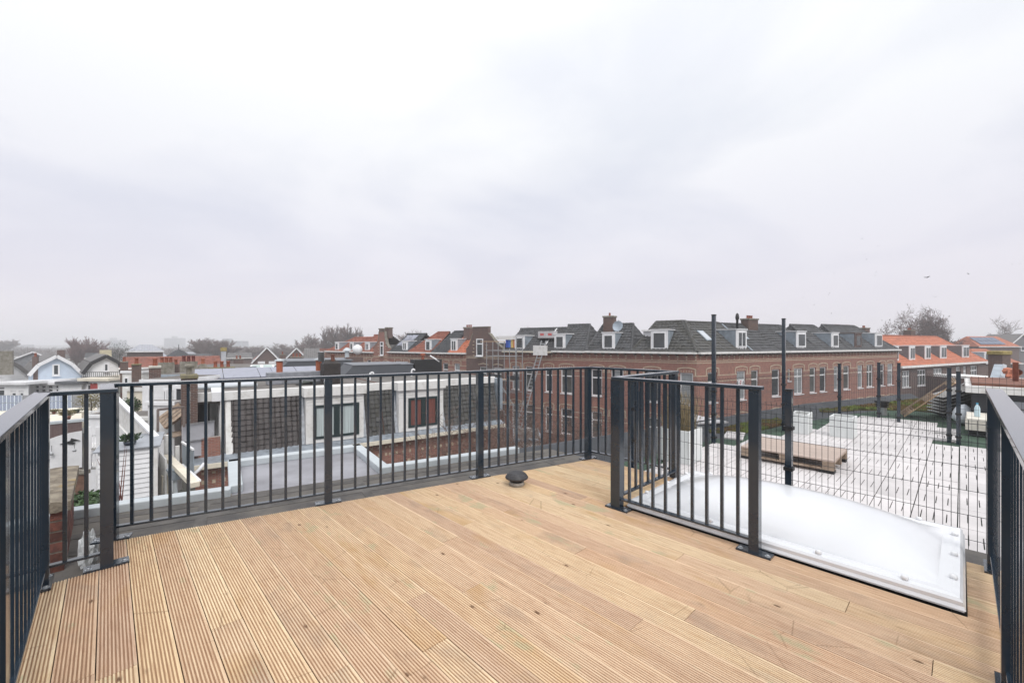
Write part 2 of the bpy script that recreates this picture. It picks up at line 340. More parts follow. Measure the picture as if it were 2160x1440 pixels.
# ------------------------------------------------------------------ railings
BOLT = mat('zinc_bolt', (.50, .53, .56), .3, .8, .1, 9)
ME = {}
def shared(key, fn):
    if key not in ME: ME[key] = fn()
    return ME[key]
def baluster_me(h, z0): return shared(('bal', h, z0), lambda: MB().box(-.010, .010, -.010, .010, z0, h).mesh('baluster', STEEL))
def post_me(z1): return shared(('post', z1), lambda: MB().box(-.031, .031, -.031, .031, .012, z1).mesh('post', STEEL))
plate_me = shared('plate', lambda: MB().box(-.105, .105, -.045, .045, 0, .012).mesh('base_plate', STEEL))
bolt_me = shared('bolt', lambda: MB().lathe([(.017, .012), (.017, .0145), (.010, .015), (.010, .021), (.007, .023)], 10).mesh('bolt', BOLT))
slot_me = shared('slot', lambda: MB().box(-.010, .010, -.004, .004, .0121, .0126).mesh('slot', BLACK))
def railing(label, a, b, posts, n, z0=0.0, plate_rot=0, skip_ends=True, ext=(0, 0)):
    """a, b: plan ends; posts: fractions with a post; n: balusters in each bay"""
    a = Vector((*a, 0)); b = Vector((*b, 0)); d = b - a; Ln = d.length; rz = math.atan2(d.y, d.x)
    t = T('railing', label, 'railing', (a.x, a.y, z0), rz, 'anthracite bar railings of the roof terrace')
    MB().box(-ext[0], Ln + ext[1], -.036, .036, 1.088, 1.112).build('handrail', STEEL, t, bevel=.003)
    MB().box(-ext[0] * .5, Ln + ext[1] * .5, -.020, .020, .080, .095).build('bottom_rail', STEEL, t, bevel=.002)
    for p in posts:
        if isinstance(p, tuple): p, po = p
        else: po = 1
        q = inst('post', post_me(1.088), t, (p * Ln, 0, 0))
        if po:
            bp = inst('base_plate', plate_me, q, (po - 1 if po != 1 else 0, 0, 0), (0, 0, plate_rot))
            for sx in (-1, 1):
                o = bpy.data.objects.new('bolt', bolt_me); COL.objects.link(o); o.parent = q
                o.location = Matrix.Rotation(plate_rot, 4, 'Z') @ Vector((sx * .082, -.022, 0))
                o = bpy.data.objects.new('slot', slot_me); COL.objects.link(o); o.parent = q
                o.location = Matrix.Rotation(plate_rot, 4, 'Z') @ Vector((sx * .080, .022, 0)); o.rotation_euler.z = plate_rot
    pf = sorted(p[0] if isinstance(p, tuple) else p for p in posts)
    ed = pf[:] or [0, 1]
    if ed[0] > .02: ed = [0] + ed
    if ed[-1] < .98: ed = ed + [1]
    for i in range(len(ed) - 1):
        k = n if not isinstance(n, (list, tuple)) else n[i]
        for j in range(1, k + 1):
            inst('baluster', baluster_me(1.088, .095), t, ((ed[i] + (ed[i + 1] - ed[i]) * j / (k + 1)) * Ln, 0, 0))
    return t
railing('long back railing of dark steel bars overlooking the mansard roofs', (0, 4.18), (4.235, 3.11), [.006, .332, .667, .997], 12)
railing('short railing from the far deck corner towards the planter boxes', (4.262, 3.09), (4.262, 2.04), [(.985, 0)], [9], ext=(.02, .03))
railing('railing across the deck at the far end of the white skylight', (3.14, 2.03), (4.235, 2.03), [(.005, 0)], [9], ext=(-.02, 0))
railing('front railing standing on the deck before the white domed skylight', (3.14, 2.0), (3.14, .935), [0.0, .985], [9], ext=(.05, .03))
railing('tiny left corner railing in front of the brick chimney stack', (-.275, 3.70), (.0, 3.70), [(.995, 1)], [2], ext=(.02, .05))
railing('very short return railing at the left deck corner', (.0, 3.74), (.0, 4.15), [], [3], ext=(-.002, 0))
railing('left side railing with wide pale handrail running toward the viewer', (-.275, 1.15), (-.275, 3.69), [.42, .988], [9, 11], ext=(0, .03))
railing('right side railing with wide pale handrail beside the skylight', (1.1, -.14), (4.03, -.14), [.05, .52, .985], [0, 11, 11], ext=(0, .03))
# zinc flashing strips under the side railings
tag(MB().box(2.2, 4.35, -.235, -.185, -.12, .055).build('flashing_strip', ZINC), 'grey metal flashing strip along the right deck edge', 'flashing')
tag(MB().box(-.365, -.320, .9, 3.60, -.12, .05).build('flashing_strip', ZINC), 'grey metal flashing strip along the left deck edge', 'flashing')

# ------------------------------------------------------------------ mushroom roof vent
v = T('roof_vent', 'black mushroom shaped vent cap standing on the deck', 'vent', (2.93, 3.02, 0), 0)
MB().lathe([(.072, -.03), (.072, .035), (.066, .037)], 28).build('collar', mat('grey_pvc', (.42, .40, .37), .6, 0, .2, 8), v, smooth=False)
MB().lathe([(.056, .03), (.058, .056), (.085, .058), (.110, .070), (.114, .080), (.110, .087), (.100, .102), (.088, .114), (.083, .115), (.080, .119), (.070, .126), (.045, .131), (.01, .132)], 32).build('cap', mat('dusty_black_plastic', (.045, .044, .048), .55, 0, .5, 14, .2, 60), v, smooth=True)
MB().lathe([(.068, .0), (.078, .004), (.078, .016), (.074, .018)], 28).build('ring', mat('rust_stain_ring', (.33, .28, .22), .8, 0, .4, 20), v)

# ------------------------------------------------------------------ domed skylight
X0, X1, Y0, Y1 = 3.23, 4.42, .02, 1.92
sk = T('dome_skylight', 'large white acrylic dome skylight set into the deck', 'skylight', (0, 0, 0))
MB().box(X0 + .03, X1 - .03, Y0 + .02, Y1 - .02, -.13, .045).build('curb', BLACK, sk)
ACR = mat('opal_acrylic', (.755, .765, .785), .2, 0, .03, 1.2, spec=.55, coat=.3)
def ring(z, e): return [(X0 - e, Y0 - e, z), (X1 + e, Y0 - e, z), (X1 + e, Y1 + e, z), (X0 - e, Y1 + e, z)]
def skirt(z0, z1, e0, e1):
    mb = MB(); a, b2 = ring(z0, e0), ring(z1, e1)
    for i in range(4): mb.quad(a[i], a[(i + 1) % 4], b2[(i + 1) % 4], b2[i])
    return mb
for i, (z0, z1, e0, e1) in enumerate(((.012, .034, .030, .016), (.022, .050, .036, .020))):
    mb = skirt(z0, z1, e0, e1); mb.v += skirt(z0, z1, e0 - .004, e1 - .004).v; mb.f += [tuple(16 + q for q in reversed(f)) for f in mb.f[:4]]
    mb.build('skirt', ACR, sk)
mb = MB(); rings = [ring(.040, .026), ring(.060, .026), ring(.074, .014), ring(.079, -.015), ring(.074, -.075)]
for a, b2 in zip(rings, rings[1:]):
    for i in range(4): mb.quad(a[i], a[(i + 1) % 4], b2[(i + 1) % 4], b2[i])
mb.build('flange', ACR, sk, bevel=.006)
mb = MB(); nx, ny = 22, 34; e_ = .07
def dome_z(u, v_):
    a = (1 - abs(2 * u - 1) ** 2.6); b2 = (1 - abs(2 * v_ - 1) ** 2.6)
    return .0735 + .178 * (max(a, 0) ** .85) * (max(b2, 0) ** .85)
for j in range(ny + 1):
    for i in range(nx + 1):
        u, v_ = i / nx, j / ny; u = .5 - .5 * math.cos(math.pi * u); v_ = .5 - .5 * math.cos(math.pi * v_)
        mb.v.append((X0 + e_ + (X1 - X0 - 2 * e_) * u, Y0 + e_ + (Y1 - Y0 - 2 * e_) * v_, dome_z(u, v_)))
for j in range(ny):
    for i in range(nx):
        k = j * (nx + 1) + i; mb.f.append((k, k + 1, k + nx + 2, k + nx + 1))
mb.build('dome', ACR, sk, smooth=True)
cap_me = MB().lathe([(.017, 0), (.018, .012), (.015, .020), (.006, .023)], 12).mesh('screw_cap', mat('white_plastic', (.78, .78, .79), .35, 0, .02, 3), True)
for yy in (.22, .62, 1.28, 1.74): inst('screw_cap', cap_me, sk, (X0 + .012, yy, .077)); inst('screw_cap', cap_me, sk, (X1 - .012, yy, .077))
for xx in (.22, .60, 1.0):
    inst('screw_cap', cap_me, sk, (X0 + xx, Y0 + .012, .077)); inst('screw_cap', cap_me, sk, (X0 + xx, Y1 - .012, .077))

# ------------------------------------------------------------------ brick chimney stack by the left railing: separate bricks
ch = T('chimney_stack', 'red brick chimney stack with lichened concrete cap, outside the left railing', 'chimney', (-.22, 4.36, 0))
MB().box(-.91, -.008, .008, 1.12, -3.1, .225).build('mortar_core', mat('mortar', (.27, .24, .20), .95, 0, .3, 12, .5, 60), ch)
BR = mat('old_red_brick', (.185, .066, .045), .85, 0, .35, 10, .5, 50, rnd=.35, col2=(.085, .038, .032))
bme = MB().box(-.104, .104, -.05, .05, -.0285, .0285).mesh('brick', BR)
bme2 = MB().box(-.05, .05, -.104, .104, -.0285, .0285).mesh('brick', BR)
for c in range(15):
    z = .19 - c * .073; off = .11 * (c % 2)
    for i in range(5):
        xx = -.104 - i * .222 + off - .0
        w0, w1 = max(xx - .104, -.915), min(xx + .104, 0)
        if w1 - w0 > .05: inst('brick', bme, ch, ((w0 + w1) / 2, .046, z), (random.uniform(-.01, .01), random.uniform(-.01, .01), 0), ((w1 - w0) / .208, 1, 1))
    for i in range(5):
        yy = .21 + i * .222 - off
        w0, w1 = max(yy - .104, .10 if c % 2 == 0 else .10), min(yy + .104, 1.13)
        if w1 - w0 > .05: inst('brick', bme2, ch, (-.046, (w0 + w1) / 2, z), (0, random.uniform(-.01, .01), 0), (1, (w1 - w0) / .208, 1))
def lichen():
    m = mat('lichened_concrete', (.30, .26, .20), .95, 0, .4, 7, .9, 26, col2=(.13, .105, .08)); t = m.node_tree; b = t.nodes['Principled BSDF']
    src = b.inputs['Base Color'].links[0].from_socket; n = t.nodes.new('ShaderNodeTexNoise'); n.inputs['Scale'].default_value = 5.5; n.inputs['Detail'].default_value = 9
    tcn = t.nodes.new('ShaderNodeTexCoord'); t.links.new(tcn.outputs['Object'], n.inputs['Vector'])
    r = t.nodes.new('ShaderNodeValToRGB'); r.color_ramp.elements[0].position = .60; r.color_ramp.elements[1].position = .82; t.links.new(n.outputs['Fac'], r.inputs[0])
    k = t.nodes.new('ShaderNodeMixRGB'); t.links.new(r.outputs[0], k.inputs[0]); t.links.new(src, k.inputs[1]); k.inputs[2].default_value = (.42, .27, .035, 1); t.links.new(k.outputs[0], b.inputs['Base Color']); return m
capb = bmesh.new(); bmesh.ops.create_grid(capb, x_segments=26, y_segments=30, size=.5)
rc = random.Random(4)
for q in capb.verts:
    x_, y_ = q.co.x, q.co.y; q.co.x = -.93 + (x_ + .5) * .965; q.co.y = -.035 + (y_ + .5) * 1.19
    q.co.z = .300 + rc.uniform(-.007, .007) - .03 * max(0, abs(x_) * 2 - .8) - .03 * max(0, abs(y_) * 2 - .8)
ge = [e2 for e2 in capb.edges if e2.is_boundary]
r_ = bmesh.ops.extrude_edge_only(capb, edges=ge)
for q in [g for g in r_['geom'] if isinstance(g, bmesh.types.BMVert)]: q.co.z = .224 + rc.uniform(-.004, .004)
cme = bpy.data.meshes.new('cap'); capb.to_mesh(cme); capb.free(); cme.materials.append(lichen())
co = bpy.data.objects.new('cap', cme); COL.objects.link(co); co.parent = ch
MB().lathe([(.085, .29), (.075, .33), (.062, .42), (.075, .43), (.072, .445), (.05, .445)], 20, (-.40, .62, 0)).build('chimney_pot', mat('dark_red_pot', (.13, .04, .03), .6), ch, smooth=True)
# crumpled plastic sheet at the foot of the stack
pl = bmesh.new(); bmesh.ops.create_icosphere(pl, subdivisions=4, radius=1); rr_ = random.Random(3)
from mathutils import noise as mnoise
for q in pl.verts:
    n_ = mnoise.noise(q.co * 2.3) * .35 + mnoise.noise(q.co * 6) * .18; q.co = q.co * (1 + n_); q.co = Vector((q.co.x * .05, q.co.y * .06, q.co.z * .15))
pme = bpy.data.meshes.new('plastic_sheet'); pl.to_mesh(pme); pl.free(); pme.materials.append(mat('milky_plastic', (.60, .62, .62), .3, 0, .15, 12, spec=.7))
po_ = bpy.data.objects.new('plastic_sheet', pme); COL.objects.link(po_); po_.location = (-.10, 4.32, -.10); tag(po_, 'crumpled translucent white plastic beside the brick chimney stack', 'plastic sheet')
# ------------------------------------------------------------------ neighbouring roof terrace on the right
TZ = -.43
nroof = MB().prism([(4.87, -6), (19.6, -6), (19.6, 1.15), (18.4, 1.5), (14.1, 2.95), (8.5, 4.03), (4.87, 4.84)], -4, TZ - .045).build('terrace_roof', DARKBIT); nroof['kind'] = 'structure'; nroof['label'] = 'dark bitumen roof of the neighbouring terrace'
k = MB(); ed = [(4.40, 4.93), (8.5, 4.03), (14.1, 2.95), (18.4, 1.5), (19.5, 1.15)]
for a, b_ in zip(ed, ed[1:]):
    A_, B_ = Vector((*a, 0)), Vector((*b_, 0)); nrm = Vector((-(B_ - A_).y, (B_ - A_).x, 0)).normalized()
    k.slab([A_ + nrm * .08 + Vector((0, 0, -.30)), A_ - nrm * .0 + Vector((0, 0, -.30)), B_ - nrm * .0 + Vector((0, 0, -.30)), B_ + nrm * .08 + Vector((0, 0, -.30))], .05)
    k.slab([A_ - nrm * .0 + Vector((0, 0, -.301)), A_ - nrm * .30 + Vector((0, 0, TZ - .04)), B_ - nrm * .30 + Vector((0, 0, TZ - .04)), B_ - nrm * .0 + Vector((0, 0, -.301))], .05)
tag(k.build('roof_kerb', DARKBIT), 'dark sloping bitumen kerb along the far terrace edge', 'kerb')
TURF = mat('green_roof_mat', (.052, .092, .062), .95, 0, .3, 3, .5, 200)
mt = MB().prism([(5.0, -.36), (15.6, -.30), (16.2, 1.3), (13.6, 2.15), (8.4, 3.3), (5.0, 3.75)], TZ - .044, TZ - .030).build('green_mat', TURF); mt['kind'] = 'structure'; mt['label'] = 'dark green mat under the white terrace tiles'
FOAM = mat('off_white_tile', (.61, .58, .575), .8, 0, .14, 1.3, .12, 60, rnd=.07)
SLOT = mat('tile_slot_dark', (.05, .045, .05), .9)
tl, tw_ = .70, .345
def tile_mesh():
    mb = MB(); xs = [0, .19, .51, tl - .006]; sl = .009
    ys = [0]
    for c in (.075, .172, .268): ys += [c - sl / 2, c + sl / 2]
    ys.append(tw_ - .009)
    for j in range(len(ys) - 1):
        hole = j % 2 == 1
        for i in range(3):
            if hole and i == 1: continue
            mb.quad((xs[i], ys[j], 0), (xs[i + 1], ys[j], 0), (xs[i + 1], ys[j + 1], 0), (xs[i], ys[j + 1], 0))
        if hole:
            a, b_, y0, y1 = xs[1], xs[2], ys[j], ys[j + 1]
            mb.quad((a, y0, 0), (a, y1, 0), (a, y1, -.03), (a, y0, -.03)).quad((b_, y1, 0), (b_, y0, 0), (b_, y0, -.03), (b_, y1, -.03))
            mb.quad((b_, y0, 0), (a, y0, 0), (a, y0, -.03), (b_, y0, -.03)).quad((a, y1, 0), (b_, y1, 0), (b_, y1, -.03), (a, y1, -.03))
    X, Y = xs[-1], ys[-1]
    for p, q in (((0, 0), (X, 0)), ((X, 0), (X, Y)), ((X, Y), (0, Y)), ((0, Y), (0, 0))): mb.quad((*p, 0), (*p, -.03), (*q, -.03), (*q, 0))
    return mb.mesh('floor_tile', FOAM)
tme = tile_mesh()
tf = bpy.data.objects.new('tile_floor', None); COL.objects.link(tf); tf['kind'] = 'structure'; tf['label'] = 'terrace floor of off-white slotted tiles'
rng = random.Random(11)
ends = [11.05, 10.9, 13.8, 13.85, 13.8, 13.8, 12.3, 10.9, 9.6, 8.1]
for j, xe in enumerate(ends):
    y0 = -.315 + j * tw_; x1 = xe
    while x1 - tl > 4.6 + (.0 if j < 7 else .6):
        inst('floor_tile', tme, tf, (x1 - tl + rng.uniform(-.003, .003), y0 + .003, TZ + rng.uniform(-.003, .002)), (0, 0, rng.uniform(-.002, .002))); x1 -= tl
for (x_, y_, r_) in ((11.45, .05, .02), (12.35, .06, -.03), (8.75, 2.86, .25)):
    inst('floor_tile', tme, tf, (x_, y_, TZ + .004), (0, 0, r_))

# planters
PLW = mat('white_fibre_cement', (.68, .70, .69), .7, 0, .1, 3, .1, 40, stretch=(3, 3, .4))
def planter(label, x, y, sx, sy, h, rz=0):
    t = T('planter', label, 'planter', (x, y, TZ + .002), rz, 'white planter boxes on the terrace')
    mb = MB(); tk = .028; t2 = .02
    mb.box(0, sx, 0, tk, 0, h).box(0, sx, sy - tk, sy, 0, h).box(0, tk, tk, sy - tk, 0, h).box(sx - tk, sx, tk, sy - tk, 0, h).box(tk, sx - tk, tk, sy - tk, 0, .03)
    mb.build('shell', PLW, t, bevel=.006)
    MB().box(tk + .002, sx - tk - .002, tk + .002, sy - tk - .002, .031, h - .05).build('soil', mat('dry_soil', (.09, .07, .05), .95, 0, .4, 20, .6, 60), t)
    return t
planter('white planter box nearest the dark tall fence post, left of its twin', 10.12, 2.10, .46, .30, .40, .05)
planter('white planter box standing on the slotted tiles, right of its twin', 10.28, 1.42, .40, .37, .40, -.03)
pg = planter('large white planter with tall dry grasses seen through the railing', 6.30, 2.80, .50, .50, .50, .02)
gm = MB(); rg = random.Random(5)
for i in range(420):
    a = Vector((rg.uniform(.05, .45), rg.uniform(.05, .45), .44)); h = rg.uniform(.25, .62); ln = Vector((rg.gauss(0, .07), rg.gauss(0, .07), h)); mid = a + ln * .6
    gm.cone(a, mid, .0035, .003).cone(mid, a + ln + Vector((rg.gauss(0, .05), rg.gauss(0, .05), 0)), .003, .0008)
    if i % 3 == 0: e2 = a + ln; gm.cone(e2 - Vector((0, 0, .06)), e2 + Vector((0, 0, .04)), .006, .001)
go = gm.build('grass_tuft', mat('dry_grass', (.30, .24, .14), .9, 0, .4, 8), pg, kind='stuff')

# pallets
def pallet_parts(t, lx=1.2, ly=.8, deckm=None, nb=5, solid=False):
    bw = ly / (nb + (0 if solid else .9))
    for i in range(nb):
        yc = (i + .5) * ly / nb; wdt = ly / nb * (.985 if solid else .74 if i % 2 else .9)
        MB().box(0, lx, yc - wdt / 2, yc + wdt / 2, .122, .144).build('deck_slat', deckm or PALLET, t)
    for i in range(3):
        xc = (.0725, lx / 2, lx - .0725)[i]; MB().box(xc - .072, xc + .072, 0, ly, .100, .1215).build('stringer_board', PALLET, t)
        for j in range(3):
            yc = (.05, ly / 2, ly - .05)[j]; MB().box(xc - .070, xc + .070, yc - .05, yc + .05, .0225, .0995).build('block', PALLET, t, bevel=.004)
    for j in range(3):
        yc = (.05, ly / 2, ly - .05)[j]; MB().box(0, lx, yc - .05, yc + .05, 0, .022).build('bottom_slat', PALLET, t)
t = T('pallet_platform', 'pallet lying flat with pinkish plank top on the white tiles', 'pallet', (7.33, 2.42, TZ + .045), R(-90))
pallet_parts(t, 1.2, 1.0, PINKBOARD, 7, True)
for (x_, y_) in ((0, 0), (1.02, 0), (0, .86), (1.02, .86)): MB().box(x_, x_ + .18, y_, y_ + .13, -.044, -.001).build('foot', BLACK, t)
t = T('leaning_pallet', 'raw timber pallet tilted up on edge beside the folded chairs', 'pallet', (14.45, .95, TZ))
t.rotation_mode = 'XYZ'; t.matrix_world = Matrix.Translation((15.1, 1.02, TZ + .10)) @ Matrix.Rotation(R(-4), 4, 'Z') @ Matrix(((0, -1, 0, 0), (-.70, 0, -.714, 0), (.714, 0, -.70, 0), (0, 0, 0, 1)))
pallet_parts(t, 1.25, .8, PINE, 5)

# stack of folded garden chairs
t = T('folded_chairs', 'leaning heap of folded silver garden chairs behind the fence', 'chairs', (15.55, .06, TZ), R(-58))
CH = mat('silver_chair_tube', (.50, .50, .50), .3, .7, .1, 9); SEAT = mat('grey_mesh_seat', (.30, .29, .275), .8, 0, .2, 6)
for i in range(6):
    o = .075 * i; tilt = Matrix.Rotation(R(-17), 4, 'Y') @ Matrix.Translation((.02 * i, .03 * (i % 2), .20 + o))
    lp = [(-.45, -.22, .03), (-.40, -.25, 0), (.30, -.25, .05), (.45, -.22, .12), (.47, 0, .13), (.45, .22, .12), (.30, .25, .05), (-.40, .25, 0), (-.45, .22, .03), (-.46, 0, .04), (-.45, -.22, .03)]
    MB().tube([tilt @ Vector(p) for p in lp], .016, 7).build('chair_frame', CH, t, smooth=True)
    MB().slab([tilt @ Vector(p) for p in ((-.40, -.235, .014), (.32, -.235, .06), (.32, .235, .06), (-.40, .235, .014))], .02).build('seat', SEAT, t)
MB().tube([Vector(p) for p in ((-.40, -.3, .0), (-.30, -.3, .20), (0, -.3, .27), (.35, -.3, .22))], .022, 7).build('leg', mat('dark_tube', (.09, .085, .085), .4, .3), t, smooth=True)
MB().tube([Vector(p) for p in ((-.20, -.32, .0), (-.12, -.32, .16), (.1, -.32, .23))], .018, 7).build('leg', MATS['dark_tube'], t, smooth=True)
MB().box(-.4, .45, -.25, .25, 0, .13).build('base_cushion', BLACK, t, bevel=.03)
# white sack and the low white block beside it
sb = bmesh.new(); bmesh.ops.create_icosphere(sb, subdivisions=3, radius=1)
for q in sb.verts: q.co *= 1 + .16 * mnoise.noise(q.co * 2.1); q.co = Vector((q.co.x * .20, q.co.y * .17, max(q.co.z, -.75) * .24))
sm = bpy.data.meshes.new('sack'); sb.to_mesh(sm); sb.free(); sm.materials.append(mat('white_plastic_sack', (.66, .70, .74), .4, 0, .1, 7))
for p in sm.polygons: p.use_smooth = True
o = bpy.data.objects.new('sack', sm); COL.objects.link(o); o.location = (14.05, -.02, TZ + .20); tag(o, 'bulging white plastic sack below the folded chairs', 'sack')
t = T('insulation_stack', 'low stack of white insulation boards beside the black shed', 'boards', (12.45, -1.05, TZ))
for i in range(3): MB().box(0 + .01 * i, 1.25, 0, 1.0 - .012 * i, .10 + .075 * i, .172 + .075 * i).build('board', mat('cream_foam', (.70, .66, .58), .8, 0, .06, 3), t)
MB().box(.05, 1.2, .05, .95, 0, .099).build('bearer', BLACK, t)
bl = T('water_bottle', 'clear blue tinted plastic bottle on the insulation boards', 'bottle', (12.9, -.22, TZ + .325))
MB().lathe([(.04, 0), (.045, .02), (.045, .17), (.03, .22), (.015, .24), (.015, .26)], 14).build('body', mat('clear_plastic', (.55, .70, .76), .1, 0, .05, 3, spec=.7), bl, smooth=True)
MB().lathe([(.018, .255), (.018, .28)], 12).build('cap', mat('blue_cap', (.05, .35, .55), .4), bl)
# small roof vent on the terrace
t = T('duct_vent', 'squat roof vent with black louvred head on the green mat', 'vent', (14.55, 1.42, TZ - .03))
MB().lathe([(.10, 0), (.10, .20)], 20).build('pipe', GALV, t, smooth=False)
MB().lathe([(.11, .20), (.13, .205), (.13, .23), (.11, .235), (.11, .255), (.135, .26), (.135, .285), (.11, .29), (.11, .31), (.15, .315), (.15, .36), (.10, .385)], 20).build('head', BLACK, t)
# black shed
t = T('black_shed', 'black roof shed with white fascia at the right edge', 'shed', (13.75, -3.2, TZ))
MB().box(0, 2.6, 0, 3.05, 0, .74).build('wall', mat('black_cladding', (.022, .024, .030), .6, 0, .2, 3), t)
for i, y0 in enumerate((.35, 1.3, 2.1)):
    f = MB().box(-.02, -.002, y0, y0 + .55, .12, .60).build('panel', mat('grey_panel', (.22, .23, .26), .4, 0, .1, 3), t)
    for z_ in (.27, .44): MB().box(-.028, -.021, y0, y0 + .55, z_, z_ + .015).build('rail', BLACK, f)
MB().box(-.08, 2.7, -.1, 3.15, .741, .90).build('fascia', OLDWHITE, t, bevel=.01)
MB().box(0, 2.62, 0, 3.05, .901, .95).build('roof_sheet', mat('rusty_sheet', (.20, .085, .055), .8, 0, .3, 5), t)
MB().box(1.4, 1.49, 2.3, 2.39, .951, 1.38).build('flue', mat('rust_flue', (.17, .05, .03), .8, 0, .3, 8), t)
# tall dark duct at the frame edge
t = T('dark_duct', 'dark metal duct rising at the extreme right of the terrace', 'duct', (10.6, -2.05, TZ))
MB().lathe([(.26, 0), (.26, 1.15), (.20, 1.3), (.05, 1.36)], 22).build('body', mat('dark_duct_metal', (.03, .035, .042), .5), t, smooth=True)
MB().lathe([(.275, .30), (.275, .36)], 22).build('band', BLACK, t)

# green roof patches (sedum)
def sedum(name, label, poly, n, seed, z):
    rg = random.Random(seed); xs = [p[0] for p in poly]; ys = [p[1] for p in poly]; mb = MB()
    def inside(x, y):
        r = False; j = len(poly) - 1
        for i in range(len(poly)):
            (a, b_), (c, d) = poly[i], poly[j]
            if (b_ > y) != (d > y) and x < (c - a) * (y - b_) / (d - b_) + a: r = not r
            j = i
        return r
    cnt = 0
    while cnt < n:
        x, y = rg.uniform(min(xs), max(xs)), rg.uniform(min(ys), max(ys))
        if not inside(x, y): continue
        cnt += 1; h = rg.uniform(.01, .05) * (1 + .8 * mnoise.noise(Vector((x, y, 0)) * 1.5)); a = rg.uniform(0, 6.3); s_ = rg.uniform(.012, .035)
        dx, dy = math.cos(a) * s_, math.sin(a) * s_; lx, ly = rg.gauss(0, .02), rg.gauss(0, .02)
        mb.v += [(x - dx, y - dy, z), (x + dx, y + dy, z), (x + lx, y + ly, z + h)]; mb.f.append((len(mb.v) - 3, len(mb.v) - 2, len(mb.v) - 1))
    m = mat('sedum', (.150, .190, .045), .95, 0, .4, 1.1, 0, 40, col2=(.18, .105, .050), thr=(.42, .56))
    o = mb.build(name, m, None); o['kind'] = 'stuff'; o['label'] = label
    b2 = MB().prism(poly, z - .03, z + .002).build(name + '_substrate', mat('sedum_soil', (.105, .105, .042), .95, 0, .5, 2.5, .8, 50, col2=(.12, .08, .045)), None); b2['kind'] = 'structure'; b2['label'] = label + ', soil'
sedum('sedum', 'mossy sedum growing by the far kerb behind the fence', [(9.0, 3.72), (9.6, 3.0), (11.6, 2.75), (12.0, 3.22)], 9000, 1, TZ - .02)
sedum('sedum', 'mossy sedum strip behind the leaning pallet', [(13.9, 2.55), (15.2, 1.9), (16.0, .9), (16.4, -.4), (19.2, -.4), (19.2, 1.1), (17.9, 1.5), (14.2, 2.75)], 14000, 2, TZ - .01)
k = MB().slab([GZ(1438, 868, -.30), GZ(1440, 893, -.30), GZ(1536, 889, -.30)], .03)
tag(k.build('sheet_panel', mat('pale_sheet', (.50, .49, .50), .6, 0, .1, 3)), 'pale triangular sheet lying beside the sedum patch', 'panel')

# wire mesh fences
WIRE = mat('dark_fence_wire', (.020, .024, .028), .5)
def fence(label, pts, posts, top, bot=TZ - .03, wire=.0021, bend=1, sp=.05):
    t = T('mesh_fence', label, 'fence', (pts[0][0], pts[0][1], 0), 0, 'wire mesh fences of the terrace')
    o0 = Vector((*pts[0], 0))
    for a, b_ in zip(pts, pts[1:]):
        A_, B_ = Vector((*a, 0)) - o0, Vector((*b_, 0)) - o0; d = B_ - A_; n = max(1, round(d.length / 2.5)); dn = d.normalized(); nr = Vector((-dn.y, dn.x, 0)) * .03
        for q in range(n):
            P, Q = A_ + d * q / n, A_ + d * (q + 1) / n; mb = MB(); c = int((Q - P).length / sp)
            zs = [bot + .05, bot + .25, bot + .45, bot + .65, bot + .85, bot + 1.05]; zs = [z for z in zs if z < top - .05] + [top - .12, top - .03]
            b1 = top - .075
            for i in range(c + 1):
                p = P + (Q - P) * (i + .5) / (c + 1)
                mb.cone(p + Vector((0, 0, bot)), p + Vector((0, 0, top - .125)), wire, wire, 4)
                mb.cone(p + Vector((0, 0, top - .125)), p + nr * bend + Vector((0, 0, b1)), wire, wire, 4)
                mb.cone(p + nr * bend + Vector((0, 0, b1)), p + Vector((0, 0, top)), wire, wire, 4)
            for z in zs: mb.cone(P + Vector((0, 0, z)), Q + Vector((0, 0, z)), wire * 1.15, wire * 1.15, 4)
            mb.build('wire_mesh', WIRE, t, kind='stuff')
    for (x, y, zt) in posts:
        p = Vector((x, y, 0)) - o0
        po = MB().box(p.x - .03, p.x + .03, p.y - .03, p.y + .03, bot - .02, zt).build('post', STEEL, t)
        MB().box(p.x - .033, p.x + .033, p.y - .033, p.y + .033, zt + .0005, zt + .02).build('post_cap', BLACK, po)
        z = bot + .12
        while z < min(zt, top) - .05:
            MB().box(p.x - .042, p.x + .042, p.y - .042, p.y + .042, z, z + .035).build('clamp', BLACK, po); z += .42
    return t
fence('near wire mesh fence right behind the white dome skylight', [(5.12, 3.05), (5.12, -1.2)], [(5.14, 3.05, .88), (5.14, 1.235, .90), (5.14, -1.15, .88)], .77)
fence('far wire mesh fence with tall dark posts along the roof kerb', [(5.3, 3.72), (8.05, 3.12), (10.42, 2.60), (12.9, 2.04), (13.75, 1.40), (13.3, .99)],
      [(8.05, 3.12, 1.90), (10.42, 2.60, 1.90), (12.9, 2.04, .88), (13.75, 1.40, .90), (13.3, 1.0, .92)], .75)
fence('wire mesh fence crossing in front of the folded chairs and shed', [(13.3, .96), (11.36, .08), (11.3, -2.4)], [(11.42, .16, .92), (11.32, .04, .86)], .80, sp=.085, wire=.0018)
